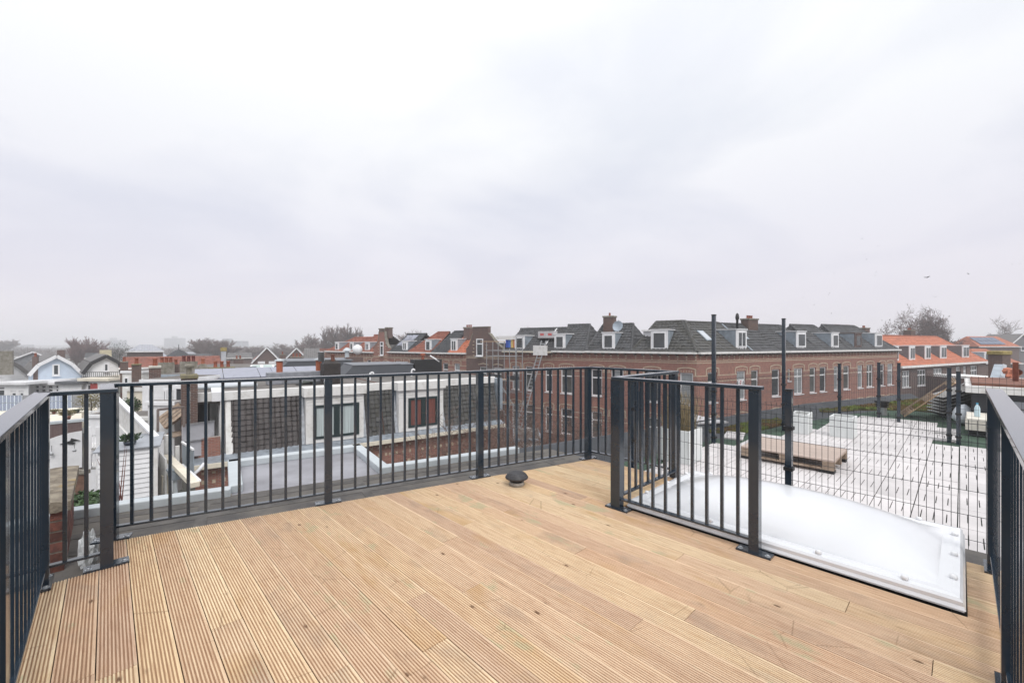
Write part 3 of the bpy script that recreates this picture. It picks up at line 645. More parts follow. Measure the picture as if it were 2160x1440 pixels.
# ------------------------------------------------------------------ generic house pieces (local frame: x along the front, y into the house, z up)
def wall_mb(x0, x1, z0, z1, ops=(), y=0, dep=.16):
    mb = MB(); xs = sorted({x0, x1, *[v for o in ops for v in o[:2] if x0 < v < x1]}); zs = sorted({z0, z1, *[v for o in ops for v in o[2:4] if z0 < v < z1]})
    for i in range(len(xs) - 1):
        for j in range(len(zs) - 1):
            cx, cz = (xs[i] + xs[i + 1]) / 2, (zs[j] + zs[j + 1]) / 2
            if any(o[0] < cx < o[1] and o[2] < cz < o[3] for o in ops): continue
            mb.quad((xs[i], y, zs[j]), (xs[i + 1], y, zs[j]), (xs[i + 1], y, zs[j + 1]), (xs[i], y, zs[j + 1]))
    for a, b_, c, d in [o[:4] for o in ops]:
        mb.quad((a, y, c), (a, y, d), (a, y + dep, d), (a, y + dep, c)).quad((b_, y, d), (b_, y, c), (b_, y + dep, c), (b_, y + dep, d))
        mb.quad((a, y, d), (b_, y, d), (b_, y + dep, d), (a, y + dep, d)).quad((b_, y, c), (a, y, c), (a, y + dep, c), (b_, y + dep, c))
    return mb
CURT = mat('net_curtain', (.50, .52, .52), .8, 0, .15, 9, stretch=(6, 1, .3))
CURTG = mat('curtained_glass', (.30, .32, .33), .12, 0, .35, 7, spec=.8, stretch=(5, 1, .25))
GLASS2 = mat('murky_glass', (.10, .105, .10), .1, 0, .5, 1.6, spec=.8)
DARKROOM = mat('dark_interior', (.03, .03, .032), .9)
def window(parent, x0, x1, z0, z1, y=.10, fr=.07, mull=0, trans=None, m=None, sill=True, name='window', curtain=None, glass=None, stile=None):
    m = m or WHITE; mb = MB(); e = .004
    mb.box(x0 + e, x1 - e, y, y + .07, z0 + e, z0 + fr).box(x0 + e, x1 - e, y, y + .07, z1 - fr, z1 - e).box(x0 + e, x0 + fr, y, y + .07, z0 + fr, z1 - fr).box(x1 - fr, x1 - e, y, y + .07, z0 + fr, z1 - fr)
    for i in range(mull):
        xc = x0 + (x1 - x0) * (i + 1) / (mull + 1); mb.box(xc - fr * .5, xc + fr * .5, y + .002, y + .068, z0 + fr, z1 - fr)
    if trans:
        zc = z0 + (z1 - z0) * trans; mb.box(x0 + fr, x1 - fr, y - .004, y + .066, zc - fr * .6, zc + fr * .6)
    if sill: mb.box(x0 - .03, x1 + .03, y - .17, y + .02, z0 - .07, z0 - .001)
    o = mb.build(name, m, parent)
    MB().quad((x0 + fr * .7, y + .035, z0 + fr * .7), (x1 - fr * .7, y + .035, z0 + fr * .7), (x1 - fr * .7, y + .035, z1 - fr * .7), (x0 + fr * .7, y + .035, z1 - fr * .7)).build('pane', glass or GLASS, o)
    return o
def tile_field(parent, pts, m, tw=.26, th=.30, lift=.025, seed=0, name='roof_tiles', each=False):
    """pts: bottom-left, bottom-right, top-right, top-left in the local frame"""
    bl, br, tr, tl_ = [Vector(p) for p in pts]; rg = random.Random(seed)
    up = ((tl_ + tr) / 2 - (bl + br) / 2); nrow = max(1, round(up.length / th)); ex = (br - bl).normalized(); nrm = ex.cross((tl_ - bl) if (tl_ - bl).length > .1 else (tr - br)).normalized()
    if nrm.z < 0: nrm = -nrm
    mb = MB(); mb.quad(bl, br, tr, tl_)
    objs = []
    for r in range(nrow):
        f0, f1 = r / nrow, (r + 1.06) / nrow; f1 = min(f1, 1)
        a0, b0 = bl.lerp(tl_, f0), br.lerp(tr, f0); a1 = bl.lerp(tl_, f1)
        rowlen = (b0 - a0).length; sd = (bl.lerp(tl_, f1) - a0); upv = sd - ex * sd.dot(ex)
        x_start = a0.dot(ex); gx = math.floor(x_start / tw) * tw; x = gx + (tw / 2 if False else 0)
        xe = b0.dot(ex); sl = (a1 - a0).dot(ex); b1 = br.lerp(tr, f1); sr = (b1 - b0).dot(ex)
        while x < xe:
            xa, xb = max(x, x_start), min(x + tw * .98, xe)
            if xb - xa > tw * .2:
                o0 = a0 - ex * x_start; l1 = lift * (1 + rg.uniform(-.25, .35)); j = nrm * rg.uniform(-.003, .003)
                def P(xx, f, h):
                    lo, hi = x_start + sl * f, xe + sr * f
                    return o0 + ex * min(max(xx, lo), hi) + upv * f + nrm * h + j
                xm = xa + (xb - xa) * .62
                q = [P(xa, 0, l1 * .9), P(xm, 0, l1 * 1.7), P(xb, 0, l1 * .7), P(xa, 1, .004), P(xm, 1, l1 * .8), P(xb, 1, .002), P(xa, 0, l1 * .30), P(xm, 0, l1 * .95), P(xb, 0, l1 * .12)]
                tgt = MB() if each else mb; n = len(tgt.v); tgt.v += [tuple(p) for p in q]
                tgt.f += [(n, n + 1, n + 4, n + 3), (n + 1, n + 2, n + 5, n + 4), (n + 6, n + 7, n + 1, n), (n + 7, n + 8, n + 2, n + 1), (n + 6, n, n + 3), (n + 2, n + 8, n + 5)]
                if each: tgt.build('roof_tile', m, parent)
            x += tw
    if each: return mb.build('roof_batten_plane', DARKROOM, parent)
    return mb.build(name, m, parent, kind='stuff')
def ridge_caps(parent, a, b_, m, r=.11, seg=.33):
    a, b_ = Vector(a), Vector(b_); d = b_ - a; n = max(1, int(d.length / seg)); mb = MB()
    for i in range(n): mb.cone(a + d * i / n, a + d * (i + 1.08) / n, r * 1.08, r * .9, 7)
    return mb.build('ridge_caps', m, parent, kind='stuff')
def dormer(parent, x0, x1, z0, z1, y=.30, depth=2.4, wn=None, cheek=None, m=None, roofm=None, mull=0, flare=0, trans=None):
    m = m or WHITE; d = MB().box(x0, x1, y, y + .06, z0, z1).build('dormer', m, parent)
    MB().box(x0 + .015, x1 - .015, y + .061, y + depth, z0, z1 - .03).build('cheek', cheek or ZINC, d)
    MB().box(x0 - .05, x1 + .05, y - .06, y + depth, z1 + .001, z1 + .07).build('dormer_roof', roofm or m, d)
    wx0, wx1, wz0, wz1 = wn or (x0 + .16, x1 - .16, z0 + .18, z1 - .16)
    mb = MB().box(wx0, wx1, y - .035, y - .001, wz0, wz1); fo = mb.build('dormer_window', m, d)
    k = mull + 1; wd = (wx1 - wx0 - .06 * (k + 1)) / k; g = MB()
    for i in range(k):
        a = wx0 + .06 + i * (wd + .06)
        if trans:
            zc = wz0 + (wz1 - wz0) * trans; g.quad((a, y - .037, wz0 + .06), (a + wd, y - .037, wz0 + .06), (a + wd, y - .037, zc - .03), (a, y - .037, zc - .03)).quad((a, y - .037, zc + .03), (a + wd, y - .037, zc + .03), (a + wd, y - .037, wz1 - .06), (a, y - .037, wz1 - .06))
        else: g.quad((a, y - .037, wz0 + .06), (a + wd, y - .037, wz0 + .06), (a + wd, y - .037, wz1 - .06), (a, y - .037, wz1 - .06))
    g.v = [(x, yy + .0, z) for x, yy, z in g.v]
    # panes sit in the board a little recessed behind the frame lip
    lip = MB()
    for i in range(k):
        a = wx0 + .06 + i * (wd + .06)
        lip.box(a - .03, a, y - .055, y - .0372, wz0 + .03, wz1 - .03).box(a + wd, a + wd + .03, y - .055, y - .0372, wz0 + .03, wz1 - .03).box(a, a + wd, y - .055, y - .0372, wz1 - .06, wz1 - .03).box(a, a + wd, y - .055, y - .0372, wz0 + .03, wz0 + .06)
    lip.build('window_lip', m, d); g.build('pane', GLASS, d)
    return d
def chimney(parent, x, y, z0, z1, sx=.6, sy=.6, m=None, cap=None, pots=2, corbel=True, name='chimney'):
    c = MB().box(x - sx / 2, x + sx / 2, y - sy / 2, y + sy / 2, z0, z1).build(name, m or BRICK, parent)
    if corbel: MB().box(x - sx / 2 - .06, x + sx / 2 + .06, y - sy / 2 - .06, y + sy / 2 + .06, z1 + .001, z1 + .14).build('chimney_cap', cap or CONC, c, bevel=.02)
    for i in range(pots):
        px_ = x + (i - (pots - 1) / 2) * min(.28, sx / max(pots, 1)); MB().lathe([(.10, z1 + .13), (.085, z1 + .16), (.075, z1 + .36), (.09, z1 + .37), (.088, z1 + .40), (.06, z1 + .40)], 10, (px_, y, 0)).build('pot', TERRA, c, smooth=True)
    return c
def frame_of(a, b_): d = b_ - a; return math.atan2(d.y, d.x), d.length
def fx(a, b_, px):
    r = W(px, 1); d = (b_ - a).normalized(); return -(a.x * r.y - a.y * r.x) / (d.x * r.y - d.y * r.x)
GROUND = -9.2
# ------------------------------------------------------------------ brick terrace opposite, left wing (L) and right wing (Rw)
LA, LB = W(680, 60), W(1470, 30); LR, LL = frame_of(LA, LB)
RA, RB = W(1470, 30), W(1893, 44.3); RR, RL = frame_of(RA, RB)
def terrace_house(frame, label, p0, p1, gz, rz_, wins, tile, dorm=(), roofk='slope', low=True, name='terraced_house', gutter=True, hl=0, hr=0, brick=None, big=(), yr=2.7, zw=(-2.9, -.73), small=()):
    a, b_, rot = (LA, LB, LR) if frame == 'L' else (RA, RB, RR)
    dirv = (b_ - a).normalized(); s0, s1 = fx(a, b_, p0), fx(a, b_, p1); o = a + dirv * s0; wid = s1 - s0
    t = T(name, label, 'house', (o.x, o.y, 0), rot, 'brick terrace opposite'); X = lambda px: fx(a, b_, px) - s0
    ops = []
    for w_ in wins:
        q0, q1 = X(w_[0]), X(w_[1]); q0, q1 = max(q0, .05), min(q1, wid - .05); ops.append((q0, q1, w_[2] if len(w_) > 2 else zw[0], w_[3] if len(w_) > 3 else zw[1]))
    lo = [(o_[0], o_[1], o_[2] - 3.45, o_[3] - 3.45) for o_ in ops if o_[3] - o_[2] > 1.5] if low else []
    sm = [(X(s_[0]), X(s_[1]), s_[2], s_[3]) for s_ in small]
    gz_ = gz - .12
    mb = wall_mb(0, wid, GROUND, gz_, ops + lo + sm); mb.quad((0, 7, GROUND), (0, 0, GROUND), (0, 0, gz_), (0, 7, gz_)).quad((wid, 0, GROUND), (wid, 7, GROUND), (wid, 7, gz_), (wid, 0, gz_))
    mb.build('wall', brick or BRICK, t)
    for i, (x0, x1, z0, z1) in enumerate(ops + lo + sm):
        wdt = x1 - x0; window(t, x0, x1, z0, z1, .09, .085, 1 if wdt > 1.25 else 0, .68 if z1 - z0 > 1.4 else None, glass=(GLASS, CURTG, GLASS2)[(i * 7 + int(p0)) % 3])
    st = MB()                                                   # stone bands, arches over the windows, corbel stones
    def band(z, h=.055):
        cuts = [0] + sorted(v for o_ in ops + lo for v in ((o_[0], o_[1]) if o_[2] - .1 < z < o_[3] + .1 else ())) + [wid]
        for i in range(0, len(cuts) - 1, 2):
            if cuts[i + 1] - cuts[i] > .05: st.box(cuts[i], cuts[i + 1], -.012, .03, z, z + h)
    for z in (gz - .62, gz - .76): band(z)
    for z in (-1.40, -.98, -4.85, -4.43): band(z)
    for (x0, x1, z0, z1) in [q for q in ops + lo if q[3] - q[2] > 1.5]:
        n = 6; pr = None
        for i in range(n + 1):
            f = i / n; xx = x0 - .16 + (x1 - x0 + .32) * f; zz_ = z1 + .26 + .10 * (1 - (2 * f - 1) ** 2); p = Vector((xx, -.006, zz_))
            if pr is not None: st.bar(pr, p, .05, .07)
            pr = p
        for xx in (x0 - .16, x1 + .16): st.box(xx - .045, xx + .045, -.016, .03, z1 - .25, z1 + .27)
        nn_ = max(3, int((x1 - x0) / .16))
        for i in range(nn_): xx = x0 + (i + .5) * (x1 - x0) / nn_; st.box(xx - .022, xx + .022, -.010, .03, z1 + .03, z1 + .17)
    x_ = .35
    while x_ < wid and gutter:
        st.box(x_ - .05, x_ + .05, -.055, .03, gz - .36, gz - .26).box(x_ - .04, x_ + .04, -.035, .03, gz - .52, gz - .45); x_ += .62
    st.build('stone_dressing', STONE, t, kind='stuff')
    if gutter:
        MB().box(-.0, wid, -.36, .12, gz - .10, gz + .04).build('gutter', OLDWHITE if p0 < 1000 or p0 > 1150 else CREAM, t, bevel=.02)
        br = MB(); x_ = .3
        while x_ < wid: br.box(x_ - .05, x_ + .05, -.30, -.001, gz - .22, gz - .101); x_ += .62
        br.build('bracket', mat('dark_bracket', (.10, .09, .085), .8), t, kind='stuff')
    if roofk in ('slope', 'hip'):
        y0, y1 = -.05, yr
        tile_field(t, [(0, y0, gz + .02), (wid, y0, gz + .02), (wid - hr, y1, rz_), (hl, y1, rz_)], tile, .30, .34, .055, seed=int(p0))
        if hl: tile_field(t, [(0, 2 * y1, gz + .02), (0, y0, gz + .02), (hl, y1, rz_), (hl, y1 + .01, rz_)], tile, .30, .34, .055, seed=int(p0) + 1); ridge_caps(t, (0, y0, gz + .04), (hl, y1, rz_ + .03), tile)
        if hr: tile_field(t, [(wid, y0, gz + .02), (wid, 2 * y1, gz + .02), (wid - hr, y1 + .01, rz_), (wid - hr, y1, rz_)], tile, .30, .34, .055, seed=int(p0) + 2); ridge_caps(t, (wid, y0, gz + .04), (wid - hr, y1, rz_ + .03), tile)
        ridge_caps(t, (hl, y1, rz_ + .02), (wid - hr, y1, rz_ + .02), tile, .13)
        MB().quad((wid, 2 * y1 + .8, gz), (0, 2 * y1 + .8, gz), (hl, y1, rz_), (wid - hr, y1, rz_)).build('rear_slope', SLATE, t)
    for d_ in dorm:
        q0, q1, z0, z1 = X(d_[0]), X(d_[1]), d_[2], d_[3]; dormer(t, q0, q1, z0, z1, .18, 2.6, mull=d_[4] if len(d_) > 4 else 0, m=d_[5] if len(d_) > 5 else None)
    return t, X, wid
# ------------------------------------------------------------------ houses of the left wing
terrace_house('L', 'narrow flat topped brick end house at the far left of the terrace', 674, 689, .75, 1, [(679, 684, -1.9, -.2)], RTILE, roofk='none', gutter=False, brick=BRICK)
terrace_house('L', 'brick house with rusty tiles and two small white dormers, near the poplars', 689, 752, .25, 2.1, [(698, 703, -1.9, -1.0), (712, 717, -1.9, -1.0), (730, 737)], RTILE, [(704, 712, .35, 1.5), (735, 743, .35, 1.5)], hl=2.6)
terrace_house('L', 'narrow brick house with rusty tiles left of the twin chimney gable', 752, 789, .25, 2.4, [(758, 766), (774, 782)], RTILE, [(767, 777, .35, 1.5, 1)])
def gable_house(label, p0, p1, gz, prof, win, wins, chims):
    s0, s1 = fx(LA, LB, p0), fx(LA, LB, p1); o = LA + (LB - LA).normalized() * s0; wid = s1 - s0
    t = T('gable_house', label, 'house', (o.x, o.y, 0), LR, 'brick terrace opposite'); X = lambda px: fx(LA, LB, px) - s0
    ops = [(max(X(a), .05), min(X(b_), wid - .05), c, d) for a, b_, c, d in wins]; lo = [(a, b_, c - 3.45, d - 3.45) for a, b_, c, d in ops]
    wall_mb(0, wid, GROUND, gz, ops + lo, -.02).build('wall', BRICKB if p0 > 900 else BRICK, t)
    g = [(X(px), z) for px, z in prof]; wx = (X(win[0]), X(win[1]), win[2], win[3])
    mb = MB(); n = len(g)
    k = len(mb.v); mb.v += [(x, -.04, z) for x, z in g] + [(x, .30, z) for x, z in g]
    mb.f += [tuple(range(n)), tuple(range(2 * n - 1, n - 1, -1))] + [(i, n + i, n + (i + 1) % n, (i + 1) % n) for i in range(n)]
    mb.build('gable', BRICKB if p0 > 900 else BRICK, t)
    window(t, *wx, -.115, .10, 0, .7, sill=True)
    cp = MB()
    for i in range(n):
        a, b_ = g[i], g[(i + 1) % n]
        if max(a[1], b_[1]) > gz + .05 and not (abs(a[0] - b_[0]) < .05): cp.bar((a[0], .13, a[1] + .03), (b_[0], .13, b_[1] + .03), .42, .07)
    cp.build('coping', CONC, t)
    for x0, x1, z0, z1 in ops + lo: window(t, x0, x1, z0, z1, .07, .08, 0, .68, glass=GLASS2)
    st = MB()
    for z in (gz - .5, gz - .64): st.box(0, wid, -.036, .02, z, z + .05)
    for x0, x1, z0, z1 in ops: st.bar((x0 - .15, -.03, z1 + .22), ((x0 + x1) / 2, -.03, z1 + .34), .04, .07).bar(((x0 + x1) / 2, -.03, z1 + .34), (x1 + .15, -.03, z1 + .22), .04, .07)
    for i in range(5):
        st.box(wx[0] - .45 - .1 * (i % 2), wx[0] - .32, -.05, .0, wx[2] + .35 * i, wx[2] + .35 * i + .09).box(wx[1] + .32, wx[1] + .45 + .1 * (i % 2), -.05, .0, wx[2] + .35 * i, wx[2] + .35 * i + .09)
    st.build('stone_dressing', STONE, t, kind='stuff')
    for px, z0, z1, w_ in chims: chimney(t, X(px), .55, z0, z1, w_, .6, BRICKB, CONC, 0)
    MB().box(.1, wid - .1, .31, 6, gz - .5, gz + .9).build('roof_body', SLATE, t)
    return t
gable_house('stepped brick gable house with two stubby chimneys and one tall window', 788, 821, .25, [(788, .2), (821, .2), (821, .75), (815, 1.3), (813, 2.0), (812, 2.75), (800, 2.75), (799, 2.0), (796, 1.3), (788, .75)], (803, 810, -.1, 1.55), [(793, 801, -2.9, -1.0), (810, 818, -2.9, -1.0)], [(799, 2.0, 3.05, .62), (812.5, 2.0, 3.15, .62)])
t, X, wd = terrace_house('L', 'brick house with solar panels over its dark roof', 821, 862, .33, 2.45, [(834, 845), (853, 862)], BTILE, [(846, 857, .42, 1.6, 1)])
for i in range(2):
    for j in range(2):
        a, b_ = .35 + i * 1.05, 1.35 + i * 1.05; f0, f1 = .30 + j * .32, .60 + j * .32
        p = lambda x, f: (x, -.05 + 2.75 * f, .42 + 2.12 * f); MB().slab([p(a, f0), p(b_, f0), p(b_, f1), p(a, f1)], .04).build('solar_panel', PVG, t)
terrace_house('L', 'brick house with rusty red hipped tiles and one white dormer', 862, 911, .33, 2.6, [(874, 884), (893, 903)], RTILE, [(894, 907, .42, 1.75)], hl=2.0)
terrace_house('L', 'brick house with black tiled roof between two orange roofs', 911, 946, .33, 2.65, [(920, 930), (934, 945)], BTILE, hl=.8)
t, X, wd = terrace_house('L', 'brick house with bright orange tiles beside the square topped gable', 946, 984, .34, 2.6, [(958, 970)], OTILE, [(948, 962, .42, 1.8, 1)], hl=.6)
chimney(t, X(963), 1.9, .5, 2.95, .85, .8, BRICKB, CONC, 3)
gable_house('tall brick gable house with square blocky top beside the scaffold', 984, 1063, .5, [(984, .4), (1063, .4), (1061, .85), (1048, 1.35), (1033, 2.25), (1031, 2.3), (1031, 2.95), (998, 2.95), (998, 2.3), (997, 2.2), (990, 1.1), (984, .7)], (1006, 1020, .1, 1.82), [(1012, 1028, -2.9, -.95), (1042, 1058, -2.9, -.95)], [])
t, X, wd = terrace_house('L', 'brick house under repair with wide dormer behind the scaffold', 1063, 1166, .62, 2.75, [(1080, 1096), (1108, 1124), (1150, 1166)], GTILE, [(1083, 1104, .72, 2.05)], hl=0)
MB().box(X(1044), X(1084), .10, .30, 1.72, 2.05).build('lintel_board', OLDWHITE, t)
for i, c in enumerate(((.03, .08, .40), (.06, .17, .55), (.62, .45, .16), (.60, .12, .05), (.62, .16, .05))):
    a = X(1064) + i * .30; MB().box(a, a + .29, .20 + .03 * (i % 2), .24 + .03 * (i % 2), .95, 1.70).build('cloth', mat('cloth_%d' % i, c, .9, 0, .2, 5), t)
MB().box(X(1143) - .05, X(1143) + .05, -.10, -.04, .72, .75).build('verge_foot', WHITE, t)
vb = MB().bar((X(1143), -.02, .78), (X(1143), 2.7, 2.83), .10, .06).build('verge_strip', WHITE, t)
t, X, wd = terrace_house('L', 'brick house with single white dormer right of the ladder lift', 1166, 1236, .68, 3.0, [(1183, 1207)], GTILE, [(1167, 1190, .78, 2.15)], hr=1.0)
t, X, wd = terrace_house('L', 'brick house with tall dark chimney and satellite dish', 1236, 1332, .70, 2.95, [(1247, 1270), (1289, 1315)], GTILE, [(1268, 1295, .80, 2.2)], hr=.9, hl=.3)
chimney(t, X(1262), 2.2, .8, 3.55, .85, .75, BRICKD, CONC, 1)
dsh = MB().lathe([(.02, 0), (.25, .03), (.42, .11), (.45, .14), (.43, .13), (.25, .05), (.01, .02)], 20, (X(1287), 1.6, 2.75), Matrix.Rotation(R(75), 4, 'X')).build('satellite_dish', ZINC, t, smooth=True)
MB().bar((X(1287), 1.65, 1.8), (X(1287), 1.65, 3.3), .04).build('mast', GALV, t)
t, X, wd = terrace_house('L', 'corner brick house with mossy hipped roof and splayed white dormer', 1332, 1470, .70, 3.05, [(1362, 1389, -3.0, -.73), (1434, 1462, -3.0, -.73)], MOSSTILE, [(1371, 1407, .80, 2.35)], hr=1.5, hl=1.0)
MB().box(X(1344), X(1364), 1.3, 3.2, 1.0, 2.3).build('side_dormer', WHITE, t); MB().box(X(1342), X(1369), 1.1, 3.3, 2.301, 2.42).build('side_dormer_roof', OLDWHITE, t)
# ------------------------------------------------------------------ houses of the right wing
t, X, wd = terrace_house('R', 'big corner house with mossy grey roof and ornate white dormer', 1470, 1583, .70, 3.0, [(1493, 1513), (1554, 1573)], MOSSTILE, [(1558, 1580, .92, 2.4, 1)], hl=1.7)
def roof_window(t, x0, x1, f0, f1, gz=.70, rz=3.0):
    p = lambda x, f: (x, -.05 + 2.75 * f - .06, gz + .02 + (rz - gz) * f + .08); o = MB().slab([p(x0, f0), p(x1, f0), p(x1, f1), p(x0, f1)], .06).build('roof_window', ZINC, t)
    q = lambda x, f: (x, -.05 + 2.75 * f - .066, gz + .02 + (rz - gz) * f + .092); MB().slab([q(x0 + .06, f0 + .03), q(x1 - .06, f0 + .03), q(x1 - .06, f1 - .03), q(x0 + .06, f1 - .03)], .004).build('pane', mat('sky_glass', (.5, .53, .57), .08, 0, .05, 2, spec=.9), o)
roof_window(t, X(1513), X(1526), .35, .68)
sg = MB().box(X(1559), X(1569), .075, .085, -1.95, -1.35).build('poster', WHITE, t)
cu = bpy.data.curves.new('mark', 'FONT'); cu.body = '?'; cu.size = .62; cu.align_x = 'CENTER'; cu.extrude = .004
co_ = bpy.data.objects.new('mark_text', cu); COL.objects.link(co_); dg = bpy.context.evaluated_depsgraph_get(); me_ = bpy.data.meshes.new_from_object(co_.evaluated_get(dg)); bpy.data.objects.remove(co_)
me_.materials.append(mat('red_ink', (.50, .015, .03), .6)); o = bpy.data.objects.new('question_mark', me_); COL.objects.link(o); o.parent = sg; o.location = ((X(1559) + X(1569)) / 2, .068, -1.88); o.rotation_euler = (R(90), 0, 0)
t, X, wd = terrace_house('R', 'brick house with grey tiles, white verge and black flue', 1583, 1648, .70, 2.95, [(1584.5, 1600), (1628, 1645)], GTILE)
MB().bar((X(1587), -.02, .80), (X(1587), 2.7, 3.03), .13, .06).build('verge_strip', ZINC, t); roof_window(t, X(1595), X(1607), .4, .7)
MB().lathe([(.09, 2.2), (.09, 3.3), (.13, 3.32), (.15, 3.5), (.11, 3.75), (.03, 3.85)], 12, (X(1603), 1.9, 0)).build('flue', BLACK, t, smooth=True)
chimney(t, X(1641), 2.4, 1.5, 3.35, 1.3, .7, BRICKD, CONC, 3)
terrace_house('R', 'brick house with double width windows and pale blue cheeked dormer', 1648, 1728, .70, 2.95, [(1675, 1694), (1708, 1721)], GTILE, [(1685, 1705, .92, 2.35)], hr=1.1, small=[(1661, 1668, -1.75, -.75)])
terrace_house('R', 'brick house in the middle right of the terrace with grey hip', 1728, 1795, .70, 3.05, [(1729, 1743), (1759, 1769), (1779, 1792)], GTILE, [(1759, 1774, .92, 2.3)], hr=1.0, hl=.5)
terrace_house('R', 'end brick house with two dormers next to the orange roof', 1795, 1893, .70, 3.15, [(1809, 1820), (1828, 1842), (1856, 1866), (1872, 1884)], GTILE, [(1808, 1822, .92, 2.3, 0, mat('brown_dormer', (.13, .085, .075), .7)), (1851, 1866, .92, 2.35)], hr=2.6, hl=.5)

# ------------------------------------------------------------------ orange roofed terrace at the far right
OA, OB = W(1893, 44.5), W(2080, 57.2); OR, OL = frame_of(OA, OB); OX = lambda px: fx(OA, OB, px)
t = T('orange_roof_house', 'long brown brick house with bright orange tiled roof and five dormers', 'house', (OA.x, OA.y, 0), OR)
ops = [(OX(a), OX(b_), -3.35, -1.55) for a, b_ in ((1903, 1920), (1935, 1954), (1969, 1988), (1997, 2004), (2017, 2026), (2032, 2039), (2047, 2062))]
mb = wall_mb(0, OL, GROUND, -1.25, ops); mb.quad((OL, 0, GROUND), (OL, 8, GROUND), (OL, 8, -1.25), (OL, 0, -1.25)).build('wall', BRICKB, t)
for q in ops: window(t, *q, .09, .10, 2 if q[1] - q[0] > 1 else 0, .66, glass=(GLASS, CURTG)[int(q[0]) % 2])
MB().box(-.1, OL + .2, -.45, .1, -1.26, -1.05).build('gutter', OLDWHITE, t, bevel=.02)
tile_field(t, [(-.6, -.1, -1.05), (OL, -.1, -1.05), (OL - 2.6, 4.2, 2.25), (-.6, 4.2, 2.25)], OTILE, .30, .36, .05, 5)
tile_field(t, [(OL, -.1, -1.05), (OL, 8.4, -1.05), (OL - 2.6, 4.3, 2.25), (OL - 2.6, 4.2, 2.25)], OTILE, .30, .36, .05, 6)
ridge_caps(t, (-.6, 4.2, 2.28), (OL - 2.6, 4.2, 2.28), OTILE, .13); ridge_caps(t, (OL, -.1, -1.02), (OL - 2.6, 4.2, 2.27), OTILE, .12)
for a, b_ in ((1896, 1910), (1932, 1944), (1965, 1977), (1997, 2010), (2043, 2057)): dormer(t, OX(a), OX(b_), -.55, 1.05, .55, 2.3, mull=1, cheek=mat('lead_cheek', (.15, .155, .165), .6))
for px in (1870, 1892): chimney(t, OX(px), 4.4, 1.5, 3.05, 1.6, .7, BRICKD, CONC, 4)
chimney(t, OX(1941), 5.2, 1.5, 3.1, 1.1, .8, BRICKD, CONC, 2); chimney(t, OX(2028), 5.0, 1.5, 3.0, 1.3, .8, BRICKD, CONC, 3)
# houses beyond on the right
def far_house(label, px0, px1, d, zg, zr, wallm, roofm, depth=7, gable=False, hip=0, name='house', extra=None, group='far houses'):
    dd = (px1 - px0) / 900 * d * (lambda q: q / (1 + q * q))(max(0, (1080 - (px0 + px1) / 2) / 900)); a, b_ = W(px0, d), W(px1, d + dd); rz_, wd = frame_of(a, b_); t = T(name, label, 'house', (a.x, a.y, 0), rz_, group)
    wall_mb(0, wd, GROUND, zg).quad((0, depth, GROUND), (0, 0, GROUND), (0, 0, zg), (0, depth, zg)).quad((wd, 0, GROUND), (wd, depth, GROUND), (wd, depth, zg), (wd, 0, zg)).build('wall', wallm, t)
    if gable:
        g = [(0, zg), (wd / 2, zr), (wd, zg)]
        MB().quad(*[(x, -.01, z) for x, z in g]).build('gable', wallm, t)
        MB().slab([(-.2, -.25, zg - .15), (wd / 2, -.25, zr + .1), (wd / 2, depth, zr + .1), (-.2, depth, zg - .15)][::-1], .12).build('roof', roofm, t)
        MB().slab([(wd / 2, -.25, zr + .1), (wd + .2, -.25, zg - .15), (wd + .2, depth, zg - .15), (wd / 2, depth, zr + .1)][::-1], .12).build('roof', roofm, t)
        MB().bar((-.2, -.28, zg - .12), (wd / 2, -.28, zr + .08), .06, .22).bar((wd / 2, -.28, zr + .08), (wd + .2, -.28, zg - .12), .06, .22).build('bargeboard', WHITE, t)
    elif roofm:
        tile_field(t, [(-.1, -.2, zg), (wd + .1, -.2, zg), (wd - hip, depth / 2, zr), (hip, depth / 2, zr)], roofm, .34, .4, .035, int(px0))
        if hip: MB().quad((wd + .1, -.2, zg), (wd + .1, depth, zg), (wd - hip, depth / 2, zr)).quad((-.1, depth, zg), (-.1, -.2, zg), (hip, depth / 2, zr)).build('hip_slope', roofm, t)
        MB().box(-.15, wd + .15, -.4, -.15, zg - .16, zg + .02).build('gutter', OLDWHITE, t)
    return t, wd
t, wd = far_house('orange tiled house with blue solar panels at the far right', 2064, 2150, 95, .6, 2.9, BRICKB, OTILE, hip=1.0)
for i in range(5):
    for j in range(2):
        x0 = .9 + i * 1.12; p = lambda x, f: (x, -.3 + 3.7 * f, .72 + 2.3 * f + .06); MB().slab([p(x0, .15 + .36 * j), p(x0 + 1.05, .15 + .36 * j), p(x0 + 1.05, .48 + .36 * j), p(x0, .48 + .36 * j)], .04).build('solar_panel', PV, t)
t, wd = far_house('low pinkish orange roof with white dormer in front of the solar house', 2068, 2152, 72, -2.0, .35, BRICKB, OTILE, hip=2.0)
dormer(t, .8, 3.6, -1.9, -.2, .1, 2, mull=1)
t, wd = far_house('grey gabled house at the right edge with one small window', 2124, 2188, 98, .3, 3.3, mat('grey_render', (.16, .155, .165), .85), SLATE, gable=True); window(t, wd * .45, wd * .62, -.4, .6, -.10, .1)
t, wd = far_house('white walled low house under the orange roofs at right', 2105, 2170, 40, -2.2, -1.2, BRICKB, None); MB().box(-.1, wd, -.2, 6, -2.19, -1.95).build('roof', OLDWHITE, t)
